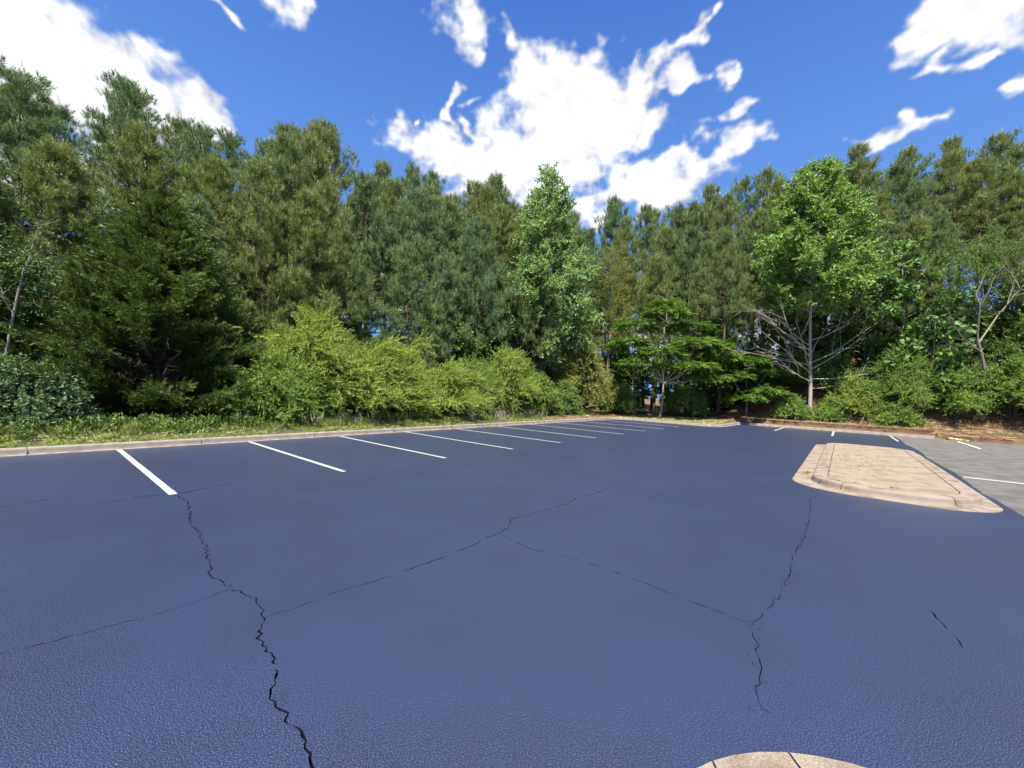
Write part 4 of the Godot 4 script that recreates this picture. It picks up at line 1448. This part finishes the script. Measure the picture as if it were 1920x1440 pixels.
	var rows := [
		["dark bluish green shrub at the left edge below the pale sapling", -1.5, -3.3, 1.8, 1.25, 60, small, bluish, 15.0, 0.5, Vector3.ZERO],
		["dark shrub filling the bottom left corner of the hedge", -3.0, -3.1, 2.0, 1.35, 60, small, bluish, 15.0, 0.5, Vector3.ZERO],
		["dark shrub farthest along the kerb beyond the left edge", -5.4, -3.4, 2.4, 1.6, 50, small, bluish, 14.0, 0.5, Vector3.ZERO],
		["tall yellow-green arching shrub beside the dark cedar", 6.0, -4.1, 4.4, 2.5, 92, yellow, lime, 13.0, 0.45, right * 0.6],
		["large yellow-green shrub with wind-swept sprays, fullest of the hedge", 8.6, -3.7, 3.7, 2.8, 104, yellow, lime, 13.0, 0.5, right],
		["yellow-green shrub behind the gap between the fullest and the spreading shrub", 10.6, -4.2, 3.3, 1.8, 90, yellow, lime, 13.0, 0.5, right],
		["leafy light shrub between the spreading and the upright shrub", 15.2, -4.0, 3.2, 1.8, 80, yellow, mid, 13.0, 0.5, right * 0.5],
		["low green shrub tucked between cedar and yellow-green shrubs", 4.6, -3.2, 2.4, 1.7, 80, fine, mid, 14.0, 0.5, right * 0.4],
		["spreading yellow-green shrub right of the fullest one", 12.7, -3.2, 2.8, 2.5, 86, yellow, lime, 13.0, 0.5, right],
		["dark green shrub filling the gap beneath the spreading yellow-green shrub", 10.7, -3.2, 1.9, 1.4, 60, fine, mid, 14.0, 0.5, right * 0.3],
		["upright leafy light green shrub near the middle of the hedge", 17.8, -3.2, 4.1, 2.1, 74, yellow, lime, 12.0, 0.35, right * 0.3],
		["small bright shrub at the foot of the two-toned pine trunk", 20.5, -2.6, 2.8, 1.6, 76, small, mid, 13.0, 0.4, Vector3.ZERO],
		["dark low shrub between the two light green shrubs mid hedge", 15.3, -3.4, 2.2, 1.6, 60, fine, deep, 14.0, 0.5, Vector3.ZERO],
		["pale willow-leaved shrub leaning out before the corner trees", 27.3, -2.9, 6.4, 2.7, 110, willow, [Color(0.15, 0.18, 0.05), Color(0.3, 0.32, 0.1)], 11.0, 0.6, Vector3(-0.35, 0.1, 0.2)],
		["bushy mid green shrub right behind the lot's far corner", 30.6, -1.1, 2.9, 1.7, 70, small, mid, 13.0, 0.5, Vector3.ZERO],
		["dark shrub beneath the willow-leaved shrub", 23.6, -2.8, 2.6, 1.6, 60, small, deep, 13.0, 0.5, Vector3.ZERO],
		["dark shrub under the wide mimosa", 32.4, 3.6, 2.4, 1.8, 64, small, deep, 13.0, 0.5, Vector3.ZERO],
		["green shrub at the foot of the egg-shaped tree's trunk", 34.7, 10.5, 1.8, 1.25, 60, small, mid, 13.0, 0.5, Vector3.ZERO],
		["low green shrub just right of the egg-shaped tree's trunk", 34.9, 12.6, 1.3, 0.9, 40, small, mid, 13.0, 0.5, Vector3.ZERO],
		["yellow-green leafy shrub on the bank right of the egg-shaped tree", 36.1, 14.0, 2.7, 2.0, 56, yellow, lime, 12.0, 0.5, Vector3.ZERO],
		["largest yellow-green shrub of the right bank, below the big-leaved trees", 36.6, 16.4, 4.4, 2.3, 70, yellow, mid, 12.0, 0.5, Vector3.ZERO],
		["yellow-green shrub above the yellow tape", 36.3, 18.9, 3.0, 1.9, 46, small, mid, 13.0, 0.5, Vector3.ZERO],
		["dense green shrub at the right end of the bank", 36.4, 21.2, 4.6, 1.9, 52, small, mid, 13.0, 0.5, Vector3.ZERO],
		["green shrub beyond the right end of the bank", 35.9, 23.4, 4.6, 2.2, 80, small, mid, 13.0, 0.5, Vector3.ZERO],
		["low ragged shrub at the foot of the bank near the paving edge", 34.9, 16.2, 1.5, 1.1, 44, small, mid, 13.0, 0.5, Vector3.ZERO]]
	for i in rows.size():
		var q: Array = rows[i]
		plant("shrub", q[0], "shrub", spot(q[1], q[2]), shrub_meshes({"seed": 400 + i, "h": q[3], "r": q[4], "stems": q[5], "protos": q[6], "dark": q[7][0], "light": q[7][1], "per": q[8], "droop": q[9], "sweep": q[10]}), ["stems", "foliage"], "shrubs along the edge of the lot")
	# small broadleaves under the pines
	var low_tree := broad_meshes({"seed": 71, "h": 7.0, "base": 1.0, "r": 2.6, "limbs": 44, "protos": big, "dark": Color(0.075, 0.14, 0.042), "light": Color(0.14, 0.22, 0.065), "per": 9.0, "peak": 0.35, "point": 0.6})
	var source: Node3D = null
	r.seed = 72
	for q in [[36.5, -4.5], [35.2, -2.0], [37.4, 1.5], [38.3, 4.6], [37.6, 7.6], [39.4, 10.4], [30.0, -6.0], [20.8, -7.2], [17.0, -7.4], [41.0, -6.5], [39.5, 14.6], [39.0, 22.8], [-3.8, -6.6], [-8.0, -19.5], [-3.6, -20.2], [0.5, -19.0], [4.6, -20.5], [8.5, -19.2], [12.6, -20.3], [16.5, -19.1], [20.7, -20.4], [24.6, -19.3], [28.8, -20.4], [33.0, -18.5], [37.5, -17.0], [42.0, -13.5], [45.5, -9.0], [50.5, -3.0], [51.0, 1.5], [51.5, 6.0], [51.2, 10.5], [51.4, 15.0], [51.0, 20.0]]:
		var o: Node3D
		if source == null:
			source = plant("understory_tree", "small broadleaf tree growing in the shade under the pines", "tree", Vector3.ZERO, low_tree, ["trunk", "crown"], "small broadleaves under the pines")
			o = source
		else:
			o = source.duplicate()
			o.name = numbered("understory_tree")
			add_child(o)
		o.position = spot(q[0], q[1])
		o.rotation.y = r.randf() * TAU
		o.scale = Vector3.ONE * r.randf_range(0.8, 1.15)
	# undergrowth among the trunks
	var under := []
	for i in 2:
		under.append(shrub_meshes({"seed": 500 + i, "h": 3.0, "r": 1.9, "stems": 70, "protos": small, "dark": deep[0], "light": deep[1], "per": 13.0, "droop": 0.45}))
	var first := [null, null]
	r.seed = 66
	var spots := []
	for i in 15:
		spots.append(Vector2(-7.0 + i * 2.9 + r.randf_range(-0.8, 0.8), -8.4 + r.randf_range(-1.2, 1.0)))
	for i in 12:
		spots.append(Vector2(-6.0 + i * 3.6 + r.randf_range(-0.8, 0.8), -17.5 + r.randf_range(-1.5, 1.5)))
	for i in 9:
		spots.append(Vector2(38.2 + r.randf_range(-0.6, 1.2), 1.5 + i * 2.9 + r.randf_range(-0.8, 0.8)))
	for i in 8:
		spots.append(Vector2(46.0 + r.randf_range(-1.5, 1.5), 0.0 + i * 3.6))
	for i in spots.size():
		var label := "low leafy undergrowth shrub among the pine trunks"
		var o: Node3D
		if first[i % 2] == null:
			o = plant("undergrowth_shrub", label, "shrub", Vector3.ZERO, under[i % 2], ["stems", "foliage"], "undergrowth in the wood")
			first[i % 2] = o
		else:
			o = first[i % 2].duplicate()
			o.name = numbered("undergrowth_shrub")
			add_child(o)
		o.position = spot(spots[i].x, spots[i].y)
		o.rotation.y = r.randf() * TAU
		o.scale = Vector3(1, r.randf_range(0.75, 1.4), 1) * r.randf_range(0.85, 1.15)


func big_spray(r: RandomNumberGenerator) -> PackedVector3Array:
	var out := PackedVector3Array()
	for i in 5:
		var d := Vector3(r.randf_range(-1, 1), r.randf_range(-0.1, 0.6), r.randf_range(-1, 1)).normalized()
		out.append_array(Transform3D(along(d, r.randf() * TAU), Vector3(0, 0.12 * i, 0)) * broad_leaf(r.randf_range(0.24, 0.36), r.randf_range(0.22, 0.32)))
	return out


func make_small_things() -> void:
	var r := RandomNumberGenerator.new()
	r.seed = 8
	# fallen branches along the edge: [label, u, v, height of foot, from, to]
	var sticks := [
		["pale dead branch propped against the bank left of the yellow tape", lot(34.0, 14.2, 0.16), lot(34.9, 14.5, 1.0), 0.03],
		["thin dead branch lying along the grass edge by the low mimosa", lot(33.8, 7.9, 0.3), lot(34.2, 9.1, 0.75), 0.025],
		["crooked dead branch on the litter below the egg-shaped tree", lot(34.3, 9.3, 0.3), lot(35.2, 9.9, 1.6), 0.028],
		["leaning pale pole of a dead sapling at the right end", lot(34.8, 21.6, 0.4), lot(35.6, 22.6, 3.2), 0.07],
		["dead branch sticking out of the shrub foot beside the cedar", lot(5.4, -2.2, 0.15), lot(7.6, -2.5, 0.55), 0.02]]
	for s in sticks:
		var b := Build.new()
		var to: Vector3 = s[2] - s[1]
		bare_branches(r, b, Vector3.ZERO, to, s[3], 1)
		var o := part("dead_branch", b.mesh(M.pale_bark), self)
		o.position = s[1]
		tag(o, s[0], "branch", "fallen wood along the edge")
	# the crumpled yellow tape
	var t := Build.new()
	var pts := [lot(35.4, 15.9, 0.95), lot(34.9, 16.5, 0.6), lot(34.6, 16.7, 0.66), lot(34.3, 17.1, 0.4), lot(34.0, 17.2, 0.5), lot(33.8, 17.7, 0.2), lot(33.65, 18.1, 0.12), lot(33.4, 18.6, 0.03), lot(33.2, 19.0, 0.02)]
	var at: Vector3 = pts[0]
	for strand in 2:
		var prev := []
		for i in 41:
			var f := i / 40.0 * (pts.size() - 1)
			var k := mini(int(f), pts.size() - 2)
			var p: Vector3 = (pts[k] as Vector3).lerp(pts[k + 1], f - k) - at + Vector3(r.randf_range(-1, 1), r.randf_range(0, 1.2), r.randf_range(-1, 1)) * 0.05 + Vector3(0.12, 0.05, 0.1) * strand
			var s := Vector3(cos(i * 0.7 + strand), sin(i * 0.9) * 0.8 + 0.3, 0.3).normalized() * 0.05
			if i and not (strand == 1 and i > 26):
				t.quad(prev[0], prev[1], p + s, p - s)
			prev = [p - s, p + s]
	var tape := part("warning_tape", t.mesh(M.tape), self)
	tape.position = at
	tag(tape, "crumpled yellow-green plastic tape trailing from the bank onto the paving", "tape")
	# scraps of paper
	var scraps := [["white scrap of litter on the turf by the far kerb", 28.9, 3.6, 0.34], ["small white scrap behind the kerb near the lot's corner", 24.4, -0.8, 0.2], ["torn pale scrap in the weeds below the left shrubs", -1.9, -1.1, 0.22]]
	for s in scraps:
		var b := Build.new()
		var p := []
		for i in 3:
			var row := []
			for k in 3:
				row.append(Vector3((i - 1) * s[3] * 0.5, 0.05 + r.randf_range(0.0, 0.07), (k - 1) * s[3] * 0.32))
			p.append(row)
		for i in 2:
			for k in 2:
				b.quad(p[i][k], p[i + 1][k], p[i + 1][k + 1], p[i][k + 1], Color(0.68, 0.68, 0.66))
		var o := part("litter_scrap", b.mesh(M.dull), self)
		o.position = lot(s[1], s[2], ground_at(s[1], s[2]) + 0.04)
		tag(o, s[0], "litter", "litter along the edge")


func _ready() -> void:
	var cam := Camera3D.new()
	cam.name = "camera"
	cam.position = Vector3(0, EYE, 0)
	cam.basis = Basis(Vector3.RIGHT, 0.017456) * Basis(Vector3.BACK, 0.04182)
	cam.fov = 87.27
	cam.near = 0.05
	cam.far = 2000.0
	add_child(cam)
	cam.current = true
	var env := Environment.new()
	env.background_mode = Environment.BG_SKY
	env.sky = Sky.new()
	env.sky.sky_material = make_sky()
	env.tonemap_mode = Environment.TONE_MAPPER_LINEAR
	env.tonemap_exposure = 3.0
	env.sdfgi_enabled = true
	env.ssao_enabled = true
	env.ssil_enabled = true
	var we := WorldEnvironment.new()
	we.name = "world"
	we.environment = env
	add_child(we)
	var sun := DirectionalLight3D.new()
	sun.name = "sun"
	sun.light_energy = 1.6
	sun.light_color = Color(1.0, 0.955, 0.88)
	sun.light_angular_distance = 0.6
	sun.shadow_enabled = true
	add_child(sun)
	var az := deg_to_rad(-168.0)
	var el := deg_to_rad(64.0)
	sun.basis = Basis.looking_at(-Vector3(sin(az) * cos(el), sin(el), -cos(az) * cos(el)))
	rng.seed = 2
	make_materials()
	make_paving()
	make_kerb()
	make_island("far concrete island with sand-coloured slab, between black sealer and grey paving", [9.1, 21.2, 12.5, 15.72], [1.1, 0.5, 0.5, 1.05], [0.22, 0.1, 0.34, 0.16], [1.1, 0.9, 1.0, 1.25], [4, 14, 27, 33, 40, 46])
	make_island("near concrete island, only its rounded gutter end showing at the bottom", [-12.0, 1.26, 12.78, 15.78], [0.6, 1.1, 1.1, 0.6], [0.2, 0.42, 0.3, 0.16], [0.8, 1.2, 1.2, 0.8], [2, 15, 17, 20, 32, 45])
	make_land()
	make_pines()
	make_broadleaves()
	make_cover()
	make_small_things()
